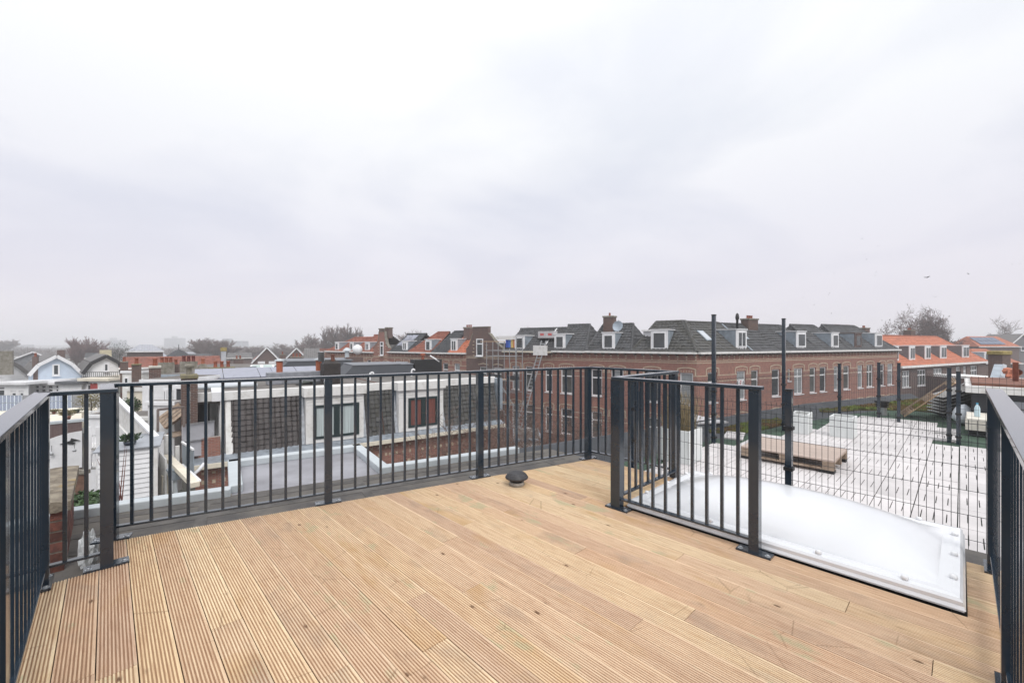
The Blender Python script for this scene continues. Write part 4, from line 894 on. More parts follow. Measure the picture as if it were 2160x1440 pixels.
# zinc gutter valley and ridge tiles just behind the black shed
t = T('zinc_valley', 'sloping pale zinc valley behind the black shed', 'roof', (0, 0, 0)); a = PT(2082, 815, 15.5); b_ = PT(2104, 815, 15.5); c = PT(2116, 768, 19.5); d_ = PT(2097, 768, 19.5)
MB().slab([a, b_, c, d_], .05).build('sheet', ZINC, t); e2 = PT(2116, 818, 15.5); f2 = PT(2124, 770, 19.5); MB().slab([b_ + Vector((0, 0, .02)), e2, f2, c + Vector((0, 0, .02))], .05).build('side_sheet', mat('crumpled_lead', (.38, .40, .43), .5, .2, .3, 6, .3, 20), t)
t = T('ridge_roof', 'patch of curved orange pantiles behind the black shed', 'roof', (0, 0, 0))
a, b_, c, d_ = PT(2118, 825, 14.5), PT(2150, 828, 14.0), PT(2148, 785, 16.5), PT(2122, 782, 17)
tile_field(t, [a, b_, c, d_], OTILE, .24, .34, .05, 3, each=True); ridge_caps(t, d_, c, OTILE, .13)
t = T('moss_chimney', 'low chimney block with yellow lichen at the right', 'chimney', W(2108, 26), R(-20)); MB().box(-.55, .55, -.3, .3, -3, ZY(748, 26)).build('stack', BRICKB, t); MB().box(-.62, .62, -.36, .36, ZY(748, 26) + .001, ZY(740, 26)).build('cap', mat('yellow_lichen', (.36, .28, .10), .9, 0, .4, 6), t, bevel=.04)

# ------------------------------------------------------------------ scaffold and ladder lift in front of the left wing
so0 = fx(LA, LB, 1048); SD = (LB - LA).normalized(); sp = LA + SD * so0; nv = Vector((SD.y, -SD.x, 0)); sp = sp + nv * 1.5
t = T('scaffold', 'grey tube scaffold with plank platforms against the brick house', 'scaffold', (sp.x, sp.y, 0), LR)
sw = fx(LA, LB, 1110) - so0; tb = MB(); cols = [0, sw * .40, sw * .78, sw]
for i, x_ in enumerate(cols):
    for y_ in (0, .9): MB().tube([(x_, y_, GROUND), (x_, y_, (1.55, 1.55, .9, 1.9)[i])], .04, 6).build('standard', GALV, t)
for z_ in (-6.2, -4.1, -2.0, -3.0, -1.0, .2, .7):
    for y_ in (0, .9): MB().tube([(0, y_, z_), (sw, y_, z_)], .03, 6).build('ledger', GALV, t)
for z_ in (-4.1, -2.0): MB().box(-.1, sw * .8, .05, .85, z_ + .04, z_ + .09).build('platform', PALLET, t)
for p, q in (((0, 0, -6), (sw * .4, 0, -4.1)), ((sw * .4, 0, -2), (sw * .9, 0, -4.1)), ((sw * .4, .9, -2), (sw * .6, .9, -4.1)), ((sw * .4, 0, -4.1), (sw * .9, 0, -6))): MB().tube([p, q], .03, 6).build('brace', GALV, t)
MB().box(-.7, sw * .62, -.1, .12, 1.50, 1.56).build('loose_plank', PINE, t)
rgx = random.Random(8)
for x0 in (.1, sw * .70):
    for i in range(9): MB().box(x0 + .02 * i, x0 + .9, .2 + .05 * i, .24 + .05 * i, -1.905, -1.905 + rgx.uniform(.25, .38)).build('stacked_tile', BTILE, t)
lp0 = LA + SD * fx(LA, LB, 1127) + nv * 4.2; lp1 = LA + SD * fx(LA, LB, 1152) + nv * .35
t = T('ladder', 'long aluminium roof ladder leaning against the gutter', 'ladder', (lp0.x, lp0.y, GROUND), LR)
M_ = Matrix.Rotation(-LR, 4, 'Z'); q = M_ @ (lp1 - lp0); q.z = 1.6 - GROUND
for s_ in (-.24, .24): MB().bar((s_, 0, 0), (q.x + s_, q.y, q.z), .05, .09).build('stile', GALV, t)
nr_ = 36
for i in range(1, nr_): f = i / nr_; MB().bar((q.x * f - .24, q.y * f, q.z * f), (q.x * f + .24, q.y * f, q.z * f), .035).build('rung', ALU, t)
fz = (.75 - GROUND) / q.z; c = q * fz
MB().box(c.x - .72, c.x + .72, c.y - .18, c.y - .12, c.z - .42, c.z + .42, None).build('carriage_plate', OLDWHITE, t)
bx_ = LA + SD * fx(LA, LB, 1140) + nv * -1.2
t = T('material_box', 'pale crate with red printed blocks up on the dark roof', 'box', (bx_.x, bx_.y, 1.85), LR)
MB().box(-.85, .85, -.3, .3, 0, .62).build('crate', mat('grey_crate', (.52, .50, .51), .8, 0, .15, 4), t)
for x_ in (-.42, .42): MB().box(x_ - .2, x_ + .2, -.312, -.301, .22, .42).build('print', mat('red_print', (.55, .12, .12), .7), t)
MB().box(-.9, .9, -.35, .35, -.12, -.001).build('rack', BLACK, t)
# ------------------------------------------------------------------ mansard row across the back gardens (two houses)
def NL(s): # plan point s metres along the row from the point seen at column 680
    v = Vector((-8.89 + .809 * s, 20 + .588 * s)); return Vector((v.x * CA + v.y * SA, -v.x * SA + v.y * CA, 0))
NRZ = frame_of(NL(0), NL(1))[0]; NGZ, NFZ = -3.40, -.70
NX = lambda px: (8.89 + 20 * (px - 1080) / 900) / (.809 - .588 * (px - 1080) / 900)
REDCURT = mat('red_brown_curtain', (.19, .062, .048), .7, 0, .45, 5, stretch=(9, 1, .2)); PALECURT = mat('pale_pleated_curtain', (.46, .52, .52), .6, 0, .35, 4, stretch=(9, 1, .15))
FELT = mat('brown_grey_roof_felt', (.155, .140, .128), .9, 0, .3, 1.5, .3, 80)
def mansard(label, s0, s1, tiles, dorm, felt, left_side=False):
    o = NL(s0); t = T('mansard_house', label, 'house', (o.x, o.y, 0), NRZ, 'mansard houses across the gardens'); wid = s1 - s0
    mb = wall_mb(0, wid, GROUND, NGZ - .25); mb.quad((wid, 0, GROUND), (wid, 9, GROUND), (wid, 9, NFZ), (wid, 0.9, NFZ), (wid, 0, NGZ)); mb.build('wall', BRICK, t)
    st = MB(); x = .2
    while x < wid: st.box(x, x + .11, -.014, .02, NGZ - .95, NGZ - .80).box(x, x + .11, -.012, .02, NGZ - .55, NGZ - .47); x += .36
    x = 1.2
    while x < wid: st.box(x, x + .16, -.016, .02, NGZ - 1.75, NGZ - 1.30); x += 1.15
    st.build('stone_blocks', STONE, t, kind='stuff')
    MB().box(-.15, wid, -.42, .10, NGZ - .26, NGZ - .05).build('gutter', CREAM, t, bevel=.02)
    MB().slab([(-.15, -.40, NGZ - .04), (wid, -.40, NGZ - .04), (wid, .25, NGZ + .16), (-.15, .25, NGZ + .16)], .03).build('lead_flashing', mat('blue_grey_lead', (.30, .335, .375), .5, .2, .3, 3, .2, 20), t)
    MB().box(0, wid, .95, 10, NFZ - .5, NFZ - .04).build('flat_roof', felt, t)
    MB().box(-.02, wid, .70, .95, NFZ - .38, NFZ).build('fascia', OLDWHITE, t, bevel=.015)
    for a, b_, m, tw in tiles: tile_field(t, [(a - s0, .20, NGZ + .10), (b_ - s0, .20, NGZ + .10), (b_ - s0, .80, NFZ - .38), (a - s0, .80, NFZ - .38)], m, tw, .235, .066, int(a * 10), each=True)
    for a, b_, w0, w1, cur in dorm:
        x0, x1 = a - s0, b_ - s0
        d = MB().box(x0, x1, .06, .40, NGZ + .13, NFZ - .40).build('dormer', OLDWHITE, t)
        MB().box(x0 + .01, x1 - .01, .401, .96, NGZ + .2, NFZ - .40).build('cheek', ZINC, d)
        MB().box(x0 - .10, x1 + .10, -.08, .96, NFZ - .399, NFZ + .03).build('dormer_fascia', OLDWHITE, d, bevel=.012)
        for sx in (x0 - .16, x1 + .01): MB().slab([(sx, .10, NGZ + .14), (sx + .15, .10, NGZ + .14), (sx + .15, .66, NFZ - .42), (sx, .66, NFZ - .42)], .02).build('valley_sheet', MATS['crumpled_lead'], d)
        wx0, wx1 = w0 - s0, w1 - s0; wz0, wz1 = NGZ + .32, NFZ - .82; fr = .11; g = MB()
        g.box(wx0, wx1, .01, .055, wz0, wz0 + fr).box(wx0, wx1, .01, .055, wz1 - fr, wz1).box(wx0, wx0 + fr, .01, .055, wz0 + fr, wz1 - fr).box(wx1 - fr, wx1, .01, .055, wz0 + fr, wz1 - fr)
        xm = (wx0 + wx1) / 2; g.box(xm - .10, xm + .10, .005, .055, wz0 + fr, wz1 - fr)
        f = g.build('window_frame', GREENFRAME, d)
        for qa, qb in ((wx0 + fr, xm - .10), (xm + .10, wx1 - fr)):
            MB().quad((qa, .052, wz0 + fr), (qb, .052, wz0 + fr), (qb, .052, wz1 - fr), (qa, .052, wz1 - fr)).build('curtained_pane', cur, d)
            gl = MB()
            gl.box(qa, qa + .035, .022, .051, wz0 + fr, wz1 - fr).box(qb - .035, qb, .022, .051, wz0 + fr, wz1 - fr).build('sash', GREENFRAME, d)
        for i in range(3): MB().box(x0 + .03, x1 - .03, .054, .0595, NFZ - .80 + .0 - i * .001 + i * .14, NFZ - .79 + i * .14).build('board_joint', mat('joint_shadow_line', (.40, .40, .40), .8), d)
    return t, wid
b0 = NX(812)
t, wd = mansard('mansard house with brown tiles and wide dormer with pale curtains', NX(412), b0, [(NX(489), NX(640), DTILE, .225), (NX(774), b0, MOSSTILE, .24)], [(NX(646), NX(768), NX(661), NX(758), PALECURT)], FELT)
# side return with white storm cladding, tall windows and brick at the garden end
MB().slab([(NX(492) - NX(412) - .25, .12, NGZ + .12), (NX(492) - NX(412), .12, NGZ + .12), (NX(492) - NX(412), .82, NFZ - .36), (NX(492) - NX(412) - .25, .82, NFZ - .36)], .05).build('verge_board', OLDWHITE, t)
xl = NX(487) - NX(412) - .30
MB().box(xl - .05, xl, .6, 8, NGZ - .5, NFZ - .38).build('side_wall', OLDWHITE, t)
MB().box(xl - .35, xl + .1, .55, 9, NFZ - .379, NFZ + .02).build('side_fascia', WHITE, t, bevel=.015)
for y0 in (1.0, 2.1, 3.4):
    f = MB().box(xl - .09, xl - .051, y0, y0 + .75, NGZ + .2, NFZ - .6).build('side_window', WHITE, t); MB().box(xl - .096, xl - .091, y0 + .12, y0 + .63, NGZ + .35, NFZ - .72).build('pane', GLASS, f)
MB().box(-.0, xl - .06, .12, .4, NGZ - .2, NGZ + .9).build('low_brick', BRICK, t)
t2, wd2 = mansard('mansard house with weathered slates and dormer with red curtains', b0 + .003, NX(1058), [(b0 + .01, NX(838), MOSSTILE, .24), (NX(942), NX(1056), MOSSTILE, .24)], [(NX(842), NX(936), NX(862), NX(924), REDCURT)], mat('grey_roof_felt', (.165, .155, .145), .9, 0, .3, 1.3, .3, 80))
MB().box(wd2 - .05, wd2 + .35, .4, 1.6, NGZ + .7, NFZ - .1).build('zinc_cheek', ZINC, t2)
LOC = lambda px, py, z: M_N @ (GZ(px, py, z) - NL(0))
M_N = Matrix.Rotation(-NRZ, 4, 'Z')
def roof_at(name, label, cat, px, d, z=NFZ - .035, rz=None): p = W(px, d); return T(name, label, cat, (p.x, p.y, z), NRZ if rz is None else rz)
# things on the flat roofs
for i, (px, d, wd_, dp) in enumerate(((470, 24.5, 2.6, 3.2), (545, 25.5, 2.6, 3.2), (625, 26.5, 2.6, 3.2))):
    t = roof_at('solar_array', ('tilted grey solar panels behind the mossy chimney', 'tilted grey solar panels in the middle of the flat roof', 'tilted grey solar panels behind the two orange flues')[i], 'solar panel', px, d)
    for j in range(2): MB().slab([(-1.3 + j * 1.32, -1.2, .20), (-.01 + j * 1.32, -1.2, .20), (-.01 + j * 1.32, 1.1, .62), (-1.3 + j * 1.32, 1.1, .62)], .05).build('panel', PVG, t)
    MB().box(-1.2, 1.2, -1.0, .9, 0, .18).build('rack', BLACK, t)
t = roof_at('chimney_block', 'lead clad chimney block with two short orange flues', 'chimney', 632, 22.8)
MB().box(-1.55, 1.55, -.35, .35, 0, .62).build('block', mat('grey_lead_cladding', (.27, .28, .31), .5, .2, .25, 4), t, bevel=.03)
for x in (-.95, .95): MB().lathe([(.15, .6), (.15, 1.15), (.17, 1.16)], 14, (x, 0, 0)).build('flue', mat('orange_clay', (.36, .10, .045), .8, 0, .2, 6), t); MB().lathe([(.05, 1.16), (.24, 1.2), (.22, 1.26), (.02, 1.32)], 14, (x, 0, 0)).build('cowl', ALU, t)
t = roof_at('black_chimney', 'black tarred chimney with brown pot and steel cowl', 'chimney', 697, 22.6)
MB().box(-.42, .42, -.4, .4, 0, 1.05).build('stack', mat('tarred_black', (.022, .016, .014), .7, 0, .4, 6), t, bevel=.02); MB().slab([(-.42, -.4, 1.051), (.42, -.4, 1.051), (.25, .1, 1.25), (-.25, .1, 1.25)], .1).build('shoulder', MATS['tarred_black'], t)
MB().lathe([(.11, 1.1), (.09, 1.45), (.13, 1.46), (.13, 1.52)], 12, (.12, 0, 0)).build('pot', mat('brown_pot', (.14, .05, .03), .8), t); MB().lathe([(.16, 1.15), (.16, 1.62), (.20, 1.63), (.20, 1.68)], 14, (-.35, .5, 0)).build('steel_flue', GALV, t, smooth=True)
for i, (px, d, w_, l_, h_) in enumerate(((775, 27.5, 1.9, 3.4, .75), (830, 28.5, 1.1, 2.8, .72), (655, 30, 2.6, 4.0, .9))):
    t = roof_at('roof_lantern', ('dark grey roof lantern with slanting glazing behind black chimney', 'dark grey box roof hatch with flat lid', 'long dark grey ridged roof light further back')[i], 'rooflight', px, d)
    mb = MB(); a = w_; mb.v = [(-a, -l_ / 3, 0), (a, -l_ / 3, 0), (a, l_ / 3, 0), (-a, l_ / 3, 0), (-a * .6, -l_ / 3 + .2, h_), (a * .95, -l_ / 3 + .2, h_), (a * .95, l_ / 3, h_ * 1.1), (-a * .6, l_ / 3, h_ * 1.1)]
    mb.f = [(0, 1, 5, 4), (1, 2, 6, 5), (2, 3, 7, 6), (3, 0, 4, 7), (4, 5, 6, 7)]; mb.build('body', mat('dark_grey_metal', (.045, .050, .060), .5, 0, .1, 3), t)
    MB().slab([(-a * .62, -l_ / 3 + .15, h_ + .03), (a, -l_ / 3 + .15, h_ + .03), (a, l_ / 3 + .05, h_ * 1.1 + .03), (-a * .62, l_ / 3 + .05, h_ * 1.1 + .03)], .05).build('lid', mat('grey_lid', (.16, .17, .19), .5), t)
t = roof_at('rooflight_sheet', 'white framed low rooflight lying on the dark roof', 'rooflight', 470, 20.3); MB().slab([(-1.2, -.3, .10), (1.4, -.3, .10), (1.4, .5, .24), (-1.2, .5, .24)], .08).build('frame', ALU, t); MB().slab([(-1.1, -.22, .126), (1.3, -.22, .126), (1.3, .42, .24), (-1.1, .42, .24)], .01).build('pane', MATS['sky_glass'], t)
t = roof_at('black_cabinet', 'black air unit with white cowl on the grey roof', 'air unit', 899, 29.5); MB().box(-1.0, 1.0, -.4, .4, 0, 1.0).build('cabinet', BLACK, t); MB().slab([(.1, -.45, 1.25), (.8, -.45, .85), (.95, -.1, .9), (.25, -.1, 1.3)], .05).build('flap', WHITE, t); MB().lathe([(.10, 1.0), (.10, 1.25), (.18, 1.27), (.16, 1.42)], 12, (-.25, 0, 0)).build('cowl', TERRA, t)
for i, (px, d) in enumerate(((780, 24.5), (868, 27.5))):
    t = roof_at('vent_pipe', ('white bent vent pipe on the flat roof, left one', 'white bent vent pipe on the flat roof, right one')[i], 'vent pipe', px, d); MB().tube([(0, 0, 0), (0, 0, .32), (.06, 0, .42), (.16, 0, .44), (.22, 0, .36)], .055, 9).build('pipe', WHITE, t, smooth=True)
t = roof_at('ball_vent', 'white globe vent and small bell cowl over the far roof', 'vent', 738, 31.5, .3)
MB().box(-.3, .9, -.3, .3, -1.0, .05).build('block', BRICKB, t); MB().lathe([(.16, .0), (.16, .5), (.34, .52), (.1, .75)], 12, (-.2, 0, 0)).build('bell', ALU, t); MB().lathe([(.05, .2), (.3, .35), (.36, .6), (.3, .85), (.05, .98)], 14, (.55, 0, 0)).build('globe', WHITE, t, smooth=True)
t = roof_at('felt_scraps', 'torn black felt scraps lying by the fascia', 'debris', 650, 21.9); MB().slab([(-.6, -.1, .05), (.7, -.2, .02), (.8, .2, .14), (-.4, .3, .10)], .03).build('scrap', BLACK, t); MB().slab([(-.3, -.2, .10), (.3, -.1, .18), (.4, .2, .12), (-.2, .2, .2)], .02).build('scrap', mat('green_black_felt', (.05, .06, .05), .8), t)

# ------------------------------------------------------------------ left: chimneys and roof boxes between us and the far houses
def stackc(label, px, py0, py1, d, wpx, m, capm=None, pots=1, capy=4, taper=0, dep=.5, potm=None, group='chimneys over the back roofs'):
    p = W(px, d); z1, z0 = ZY(py0, d), ZY(py1, d); hw = wpx / 900 * d / 2; t = T('chimney', label, 'chimney', (p.x, p.y, z0), NRZ * .6, group); h = z1 - z0
    b_ = MB()
    if taper: b_.v = [(-hw, -dep / 2, -1.5), (hw, -dep / 2, -1.5), (hw, dep / 2, -1.5), (-hw, dep / 2, -1.5), (-hw, -dep / 2, h * .55), (hw, -dep / 2, h * .55), (hw, dep / 2, h * .55), (-hw, dep / 2, h * .55), (-hw * .45, -dep * .25, h), (hw * .45, -dep * .25, h), (hw * .45, dep * .25, h), (-hw * .45, dep * .25, h)]; b_.f = [(0, 1, 5, 4), (1, 2, 6, 5), (2, 3, 7, 6), (3, 0, 4, 7), (4, 5, 9, 8), (5, 6, 10, 9), (6, 7, 11, 10), (7, 4, 8, 11), (8, 9, 10, 11)]
    else: b_.box(-hw, hw, -dep / 2, dep / 2, -1.5, h)
    b_.build('stack', m, t)
    ch_ = capy / 900 * d
    if capm and not taper: MB().box(-hw * 1.09, hw * 1.09, -dep / 2 - .06, dep / 2 + .06, h + .001, h + ch_).build('cap', capm, t, bevel=.03)
    top = h + (ch_ if capm and not taper else 0)
    for i in range(pots):
        x = (i - (pots - 1) / 2) * (2 * hw / max(pots, 1)) * .8; r = .10
        MB().lathe([(r * 1.1, top - .03), (r, top + .05), (r * .85, top + .30), (r * 1.1, top + .32), (r * 1.05, top + .38), (r * .6, top + .38)], 10, (x, 0, 0)).build('pot', potm or TERRA, t, smooth=True)
    return t
MOSS = mat('mossy_cap', (.24, .21, .10), .95, 0, .4, 6, .6, 30, col2=(.17, .15, .11))
stackc('slim brick chimney with one pot, leftmost before the orange roof', 262, 764, 790, 36, 12, BRICKD, CONC, 1, 2)
stackc('tall brown brick chimney with mossy cap and single pot', 288, 770, 820, 27, 15, BRICKD, MOSS, 1, 3)
stackc('dark brick chimney with bright cement cap beside the white boxes', 327, 776, 846, 22, 19, BRICKD, mat('cement_cap', (.52, .50, .44), .8), 1, 5)
stackc('wide grey concrete chimney with three red pots', 351, 764, 786, 30, 27, CONC, None, 3)
stackc('small brick chimney between two grey concrete ones', 371, 768, 786, 31, 13, BRICKD, None, 1)
stackc('grey concrete chimney with dark red pots behind the mossy one', 398, 762, 786, 28, 30, CONC, None, 3, potm=mat('dark_red_clay', (.15, .035, .03), .7))
t = stackc('large dark brick chimney with mossy cap, nearest on the left', 399, 797, 905, 17.5, 27, BRICKD, MOSS, 0, 8, dep=.9)
MB().lathe([(.13, 2.2), (.10, 2.3), (.09, 2.5), (.15, 2.53), (.16, 2.6), (.13, 2.66), (.03, 2.68)], 12).build('mossy_pot', CONC, t, smooth=True)
t.children[-1].location.z = (ZY(789, 17.5) - ZY(905, 17.5)) - 2.2
stackc('tapered grey chimney with round orange pot', 428, 767, 790, 29, 21, CONC, None, 1, taper=1, potm=OTILE)
stackc('long low mossy chimney with a row of pots above the solar panels', 468, 777, 793, 27, 42, CONC, MOSS, 3, 3)
stackc('brown brick chimney left of the white gabled houses', 503, 758, 780, 55, 16, BRICKB, CONC, 2, 2)
stackc('broad brick chimney in front of the small gable', 626, 754, 772, 50, 24, BRICKB, CONC, 3, 2)
stackc('narrow brick chimney between the two gabled houses', 596, 749, 772, 60, 11, BRICKB, CONC, 1, 2)
# white boxes / dormers of the back roofs
def roofbox(label, px0, px1, py0, py1, d, dep, m, topm=None, name='roof_extension', win=None, rz=None, cat='roof extension', skew=0):
    a, b_ = W(px0, d), W(px1, d + skew); rz_, wd = frame_of(a, b_); z1, z0 = ZY(py0, d), ZY(py1, d); t = T(name, label, cat, (a.x, a.y, z0), rz_, 'roof extensions on the back houses'); h = z1 - z0
    MB().box(0, wd, 0, dep, -2.0, h - .16).build('wall', m, t)
    MB().box(-.08, wd + .08, -.10, dep, h - .159, h).build('fascia', topm or WHITE, t, bevel=.01)
    MB().box(0, wd, .05, dep - .05, h + .001, h + .012).build('roof_felt', FELT, t)
    for (f0, f1, g0, g1) in (win or ()): window(t, wd * f0, wd * f1, h * g0, h * g1, -.06, .08, 0, None, sill=False)
    return t
roofbox('pale box roof extension behind the brown chimneys', 258, 300, 782, 850, 30, 4, OLDWHITE, win=[(.1, .35, .55, .8)])
roofbox('cream board clad roof extension left of the dark brick chimney', 268, 318, 818, 905, 22, 4, CREAM, OLDWHITE)
roofbox('white roof extension with a pair of tall windows, mid left', 300, 372, 800, 870, 20.5, 3, WHITE, win=[(.18, .3, .1, .75), (.62, .74, .05, .7), (.80, .92, .05, .7)])
roofbox('low dark topped roof box with gravel, behind the mossy chimney', 330, 440, 790, 830, 25, 6, OLDWHITE, ZINC)
roofbox('long pale flat roof with skylights left of the solar panels', 300, 480, 778, 800, 33, 8, OLDWHITE, ZINC)
roofbox('white wall panel behind the brown pipe frame', 312, 368, 846, 935, 17.5, .4, WHITE)
roofbox('small white dormer wall with black side strip', 372, 392, 812, 880, 19, 1.5, mat('black_side', (.03, .035, .042), .6), WHITE)
# white slatted staircase wall running down to the clapboard shed
t = T('stair_wall', 'white board stair balustrade sloping down to the clapboard shed', 'stair wall', (0, 0, 0))
a, b_ = PT(236, 829, 17), PT(330, 921, 14.6); up = Vector((0, 0, 1))
n = 16
for i in range(n):
    p, q = a.lerp(b_, i / n), a.lerp(b_, (i + .93) / n); MB().slab([p + up * -.9, q + up * -.9, q + up * -.05, p + up * -.05], .04).build('board', OLDWHITE, t)
MB().bar(a, b_, .16, .07).build('cap_rail', WHITE, t)
MB().bar(b_ + up * -1.0, b_ + up * .0, .14).build('newel', WHITE, t); MB().bar(a.lerp(b_, .0) + up * -1.0, b_ + up * -1.05, .07, .12).build('string', OLDWHITE, t)
# clapboard shed
a, b_ = W(206, 12.6), W(330, 13.4); rz_, wd = frame_of(a, b_); zt = ZY(948, 13)
t = T('clapboard_shed', 'white clapboard shed wall with grey flat roof below the stair', 'shed', (a.x, a.y, 0), rz_)
MB().box(.05, wd - .05, .03, 2.4, zt - 4.5, zt).build('core', OLDWHITE, t)
for i in range(20):
    z1 = zt - i * .15; mb = MB(); mb.v = [(0, .03, z1), (wd, .03, z1), (wd, -.004, z1 - .165), (0, -.004, z1 - .165), (0, .03, z1 - .165), (wd, .03, z1 - .165)]; mb.f = [(3, 2, 1, 0), (4, 5, 2, 3), (0, 4, 3), (1, 2, 5)]; mb.build('clapboard', WHITE, t)
MB().box(wd - .12, wd + .03, -.03, .1, zt - 4.5, zt).build('corner_post', OLDWHITE, t)
MB().box(-.1, wd + .1, -.08, 2.5, zt + .002, zt + .05).build('roof', mat('grey_zinc_roof', (.34, .36, .39), .5, .1, .15, 3), t, bevel=.01)
def pot(label, px, py, d, h, m, leaf, seed, spread=.25, foliage_h=.35):
    p = PT(px, py, d); t = T('potted_plant', label, 'potted plant', p); r = h * .55
    MB().lathe([(r * .68, 0), (r * .9, h * .75), (r, h * .76), (r * 1.04, h), (r * .9, h), (r * .85, h * .9)], 16).build('pot', m, t, smooth=True); rg = random.Random(seed); lf = MB()
    for i in range(260):
        b0_ = Vector((rg.gauss(0, r * .4), rg.gauss(0, r * .4), h * .9)); tip = b0_ + Vector((rg.gauss(0, spread), rg.gauss(0, spread), rg.uniform(.2, 1) * foliage_h)); s_ = Vector((rg.gauss(0, .02), rg.gauss(0, .02), rg.gauss(0, .02))); md = b0_.lerp(tip, .75); lf.quad(md - s_ * 1.2, tip, md + s_ * 1.2, b0_.lerp(tip, .5))
    lf.build('foliage', leaf, t, kind='stuff'); return t
LEAF = mat('evergreen_leaf', (.045, .085, .028), .6, 0, .5, 3); DRYLEAF = mat('straw_leaf', (.20, .17, .07), .8, 0, .4, 3)
pot('dark blue plant pot with evergreen on the clapboard shed roof', 274, 949, 13.4, .28, mat('navy_glaze', (.018, .028, .045), .3), LEAF, 1, .09, .3)
MB().lathe([(.16, .0), (.2, .02), (.2, .04)], 14).build('saucer', WHITE, bpy.data.objects['potted_plant'])
# brown pipe frame and clutter behind it
t = T('pipe_frame', 'brown steel pipe frame standing over the cluttered back terrace', 'frame', (0, 0, 0))
a, b_, c, d_ = PT(333, 944, 15.5), PT(333, 864, 15.5), PT(388, 858, 16.5), PT(388, 900, 16.5)
for p, q in ((a, b_), (b_, c), (c, d_)): MB().bar(p, q, .075).build('pipe', mat('brown_steel', (.17, .135, .12), .6, 0, .2, 6), t)
t = T('broken_pallet', 'weathered pallet tipped on its side behind the pipe frame', 'pallet', PT(352, 905, 17)); t.rotation_euler = (R(60), R(-40), R(-20)); pallet_parts(t, .9, .6, PALLET, 4)
t = T('wood_terrace', 'old timber balcony deck cluttered with pots and boards', 'balcony', (0, 0, 0))
for i in range(8):
    a, b_ = PT(344 + i * 4, 925 - i * 3.5, 16 + i * .4), PT(384 + i * 2, 916 - i * 3.5, 16.8 + i * .4); MB().bar(a, b_, .20, .04).build('deck_plank', PALLET, t)
MB().bar(PT(352, 917, 15.6), PT(352, 968, 15.6), .16).build('post', OLDWHITE, t); MB().bar(PT(374, 940, 15.6), PT(374, 985, 15.6), .12).build('post', OLDWHITE, t); MB().bar(PT(351, 1000, 14.5), PT(351, 1046, 14.5), .26).build('post', CREAM, t)
MB().slab([PT(336, 948, 14.8), PT(352, 968, 14.4), PT(352, 1046, 14.2), PT(336, 1046, 14.6)], .05).build('side_panel', OLDWHITE, t)
MB().bar(PT(352, 962, 15.4), PT(412, 1022, 12.6), .22, .14).build('gutter_beam', CREAM, t); MB().bar(PT(383, 980, 15.2), PT(420, 1014, 12.8), .10, .06).build('gutter', WHITE, t)
MB().lathe([(.17, 0), (.2, .3), (.24, .32), (.24, .36)], 12, PT(369, 1010, 14.2)).build('hopper', ZINC, t); MB().tube([PT(369, 1005, 14.2), PT(371, 1050, 14.2)], .06, 8).build('downpipe', ALU, t)
MB().tube([PT(403, 1015, 14.8), PT(405, 1003, 14.8), PT(420, 990, 15.2), PT(430, 978, 15.6)], .06, 8).build('downpipe', WHITE, t, smooth=True)
t = T('balcony_screen', 'pale grey panel balcony screen beside the mansard house', 'screen', (0, 0, 0))
for i, (y0, y1) in enumerate(((895, 931), (932, 962))): MB().slab([PT(385, y1 + 3, 16.6), PT(452, y1 - 5, 18.0), PT(452, y0 - 6, 18.0), PT(385, y0 + 3, 16.6)], .04).build('panel', mat('grey_panel_pale', (.48, .48, .51), .6, 0, .08, 3), t)
for y in (895, 931): MB().bar(PT(385, y + 1, 16.55), PT(452, y - 8, 17.95), .04).build('top_rail', GALV, t)
cr = MB(); A0, A1, B0, B1 = PT(384, 932, 15.6), PT(408, 948, 14.6), PT(384, 985, 15.6), PT(408, 1000, 14.6)
for i in range(14): f0, f1 = i / 14, (i + .62) / 14; cr.slab([B0.lerp(B1, f0), B0.lerp(B1, f1), A0.lerp(A1, f1), A0.lerp(A1, f0)], .03)
t = T('corrugated_screen', 'grey ribbed sheet screen under the balcony panels', 'screen', (0, 0, 0)); cr.build('ribbed_sheet', ZINC, t, kind='stuff'); MB().bar(A0, A1, .06).build('top_rail', WHITE, t)

# ------------------------------------------------------------------ far left: gambrel houses, solar roof, cream terrace edge, patio wall
SHINGLE = mat('grey_shingle', (.20, .20, .205), .9, 0, .5, 14, .5, 60)
def gambrel(label, pts, d, wallm, trimm, wins, below, depth=9, shing=False):
    xs = [p[0] for p in pts]; x0_, x1_ = min(xs), max(xs); dd = (x1_ - x0_) / 900 * d * .54; a, b_ = W(x0_, d - dd / 2), W(x1_, d + dd / 2); rz_, wd = frame_of(a, b_); t = T('gambrel_house', label, 'house', (a.x, a.y, 0), rz_, 'gambrel houses at far left')
    dv = (b_ - a).normalized(); DX = lambda px: fx(a, b_, px); DD = lambda px: (lambda q: q.x * SA + q.y * CA)(a + dv * DX(px)); P = [(DX(px), ZY(py, DD(px))) for px, py in pts]; zb = ZY(below, d)
    MB().quad(*[(x, 0, z) for x, z in ([(P[-1][0], zb), (P[0][0], zb)] + P)][::-1]).build('gable', wallm, t)
    for (x0, z0), (x1, z1) in zip(P, P[1:]): MB().slab([(x0, -.3, z0 + .06), (x1, -.3, z1 + .06), (x1, depth, z1 + .06), (x0, depth, z0 + .06)][::-1], .14).build('roof', SLATE, t); MB().bar((x0, -.33, z0), (x1, -.33, z1), .06, .32).build('bargeboard', trimm, t)
    for (p0, p1, y0, y1) in wins: window(t, DX(p0), DX(p1), ZY(y1, DD(p0)), ZY(y0, DD(p0)), -.08, .13)
    return t, wd, zb
PBLUE = mat('pale_blue_render', (.52, .60, .70), .7, 0, .06, 2); PLW2 = mat('white_render', (.80, .80, .80), .75, 0, .08, 2)
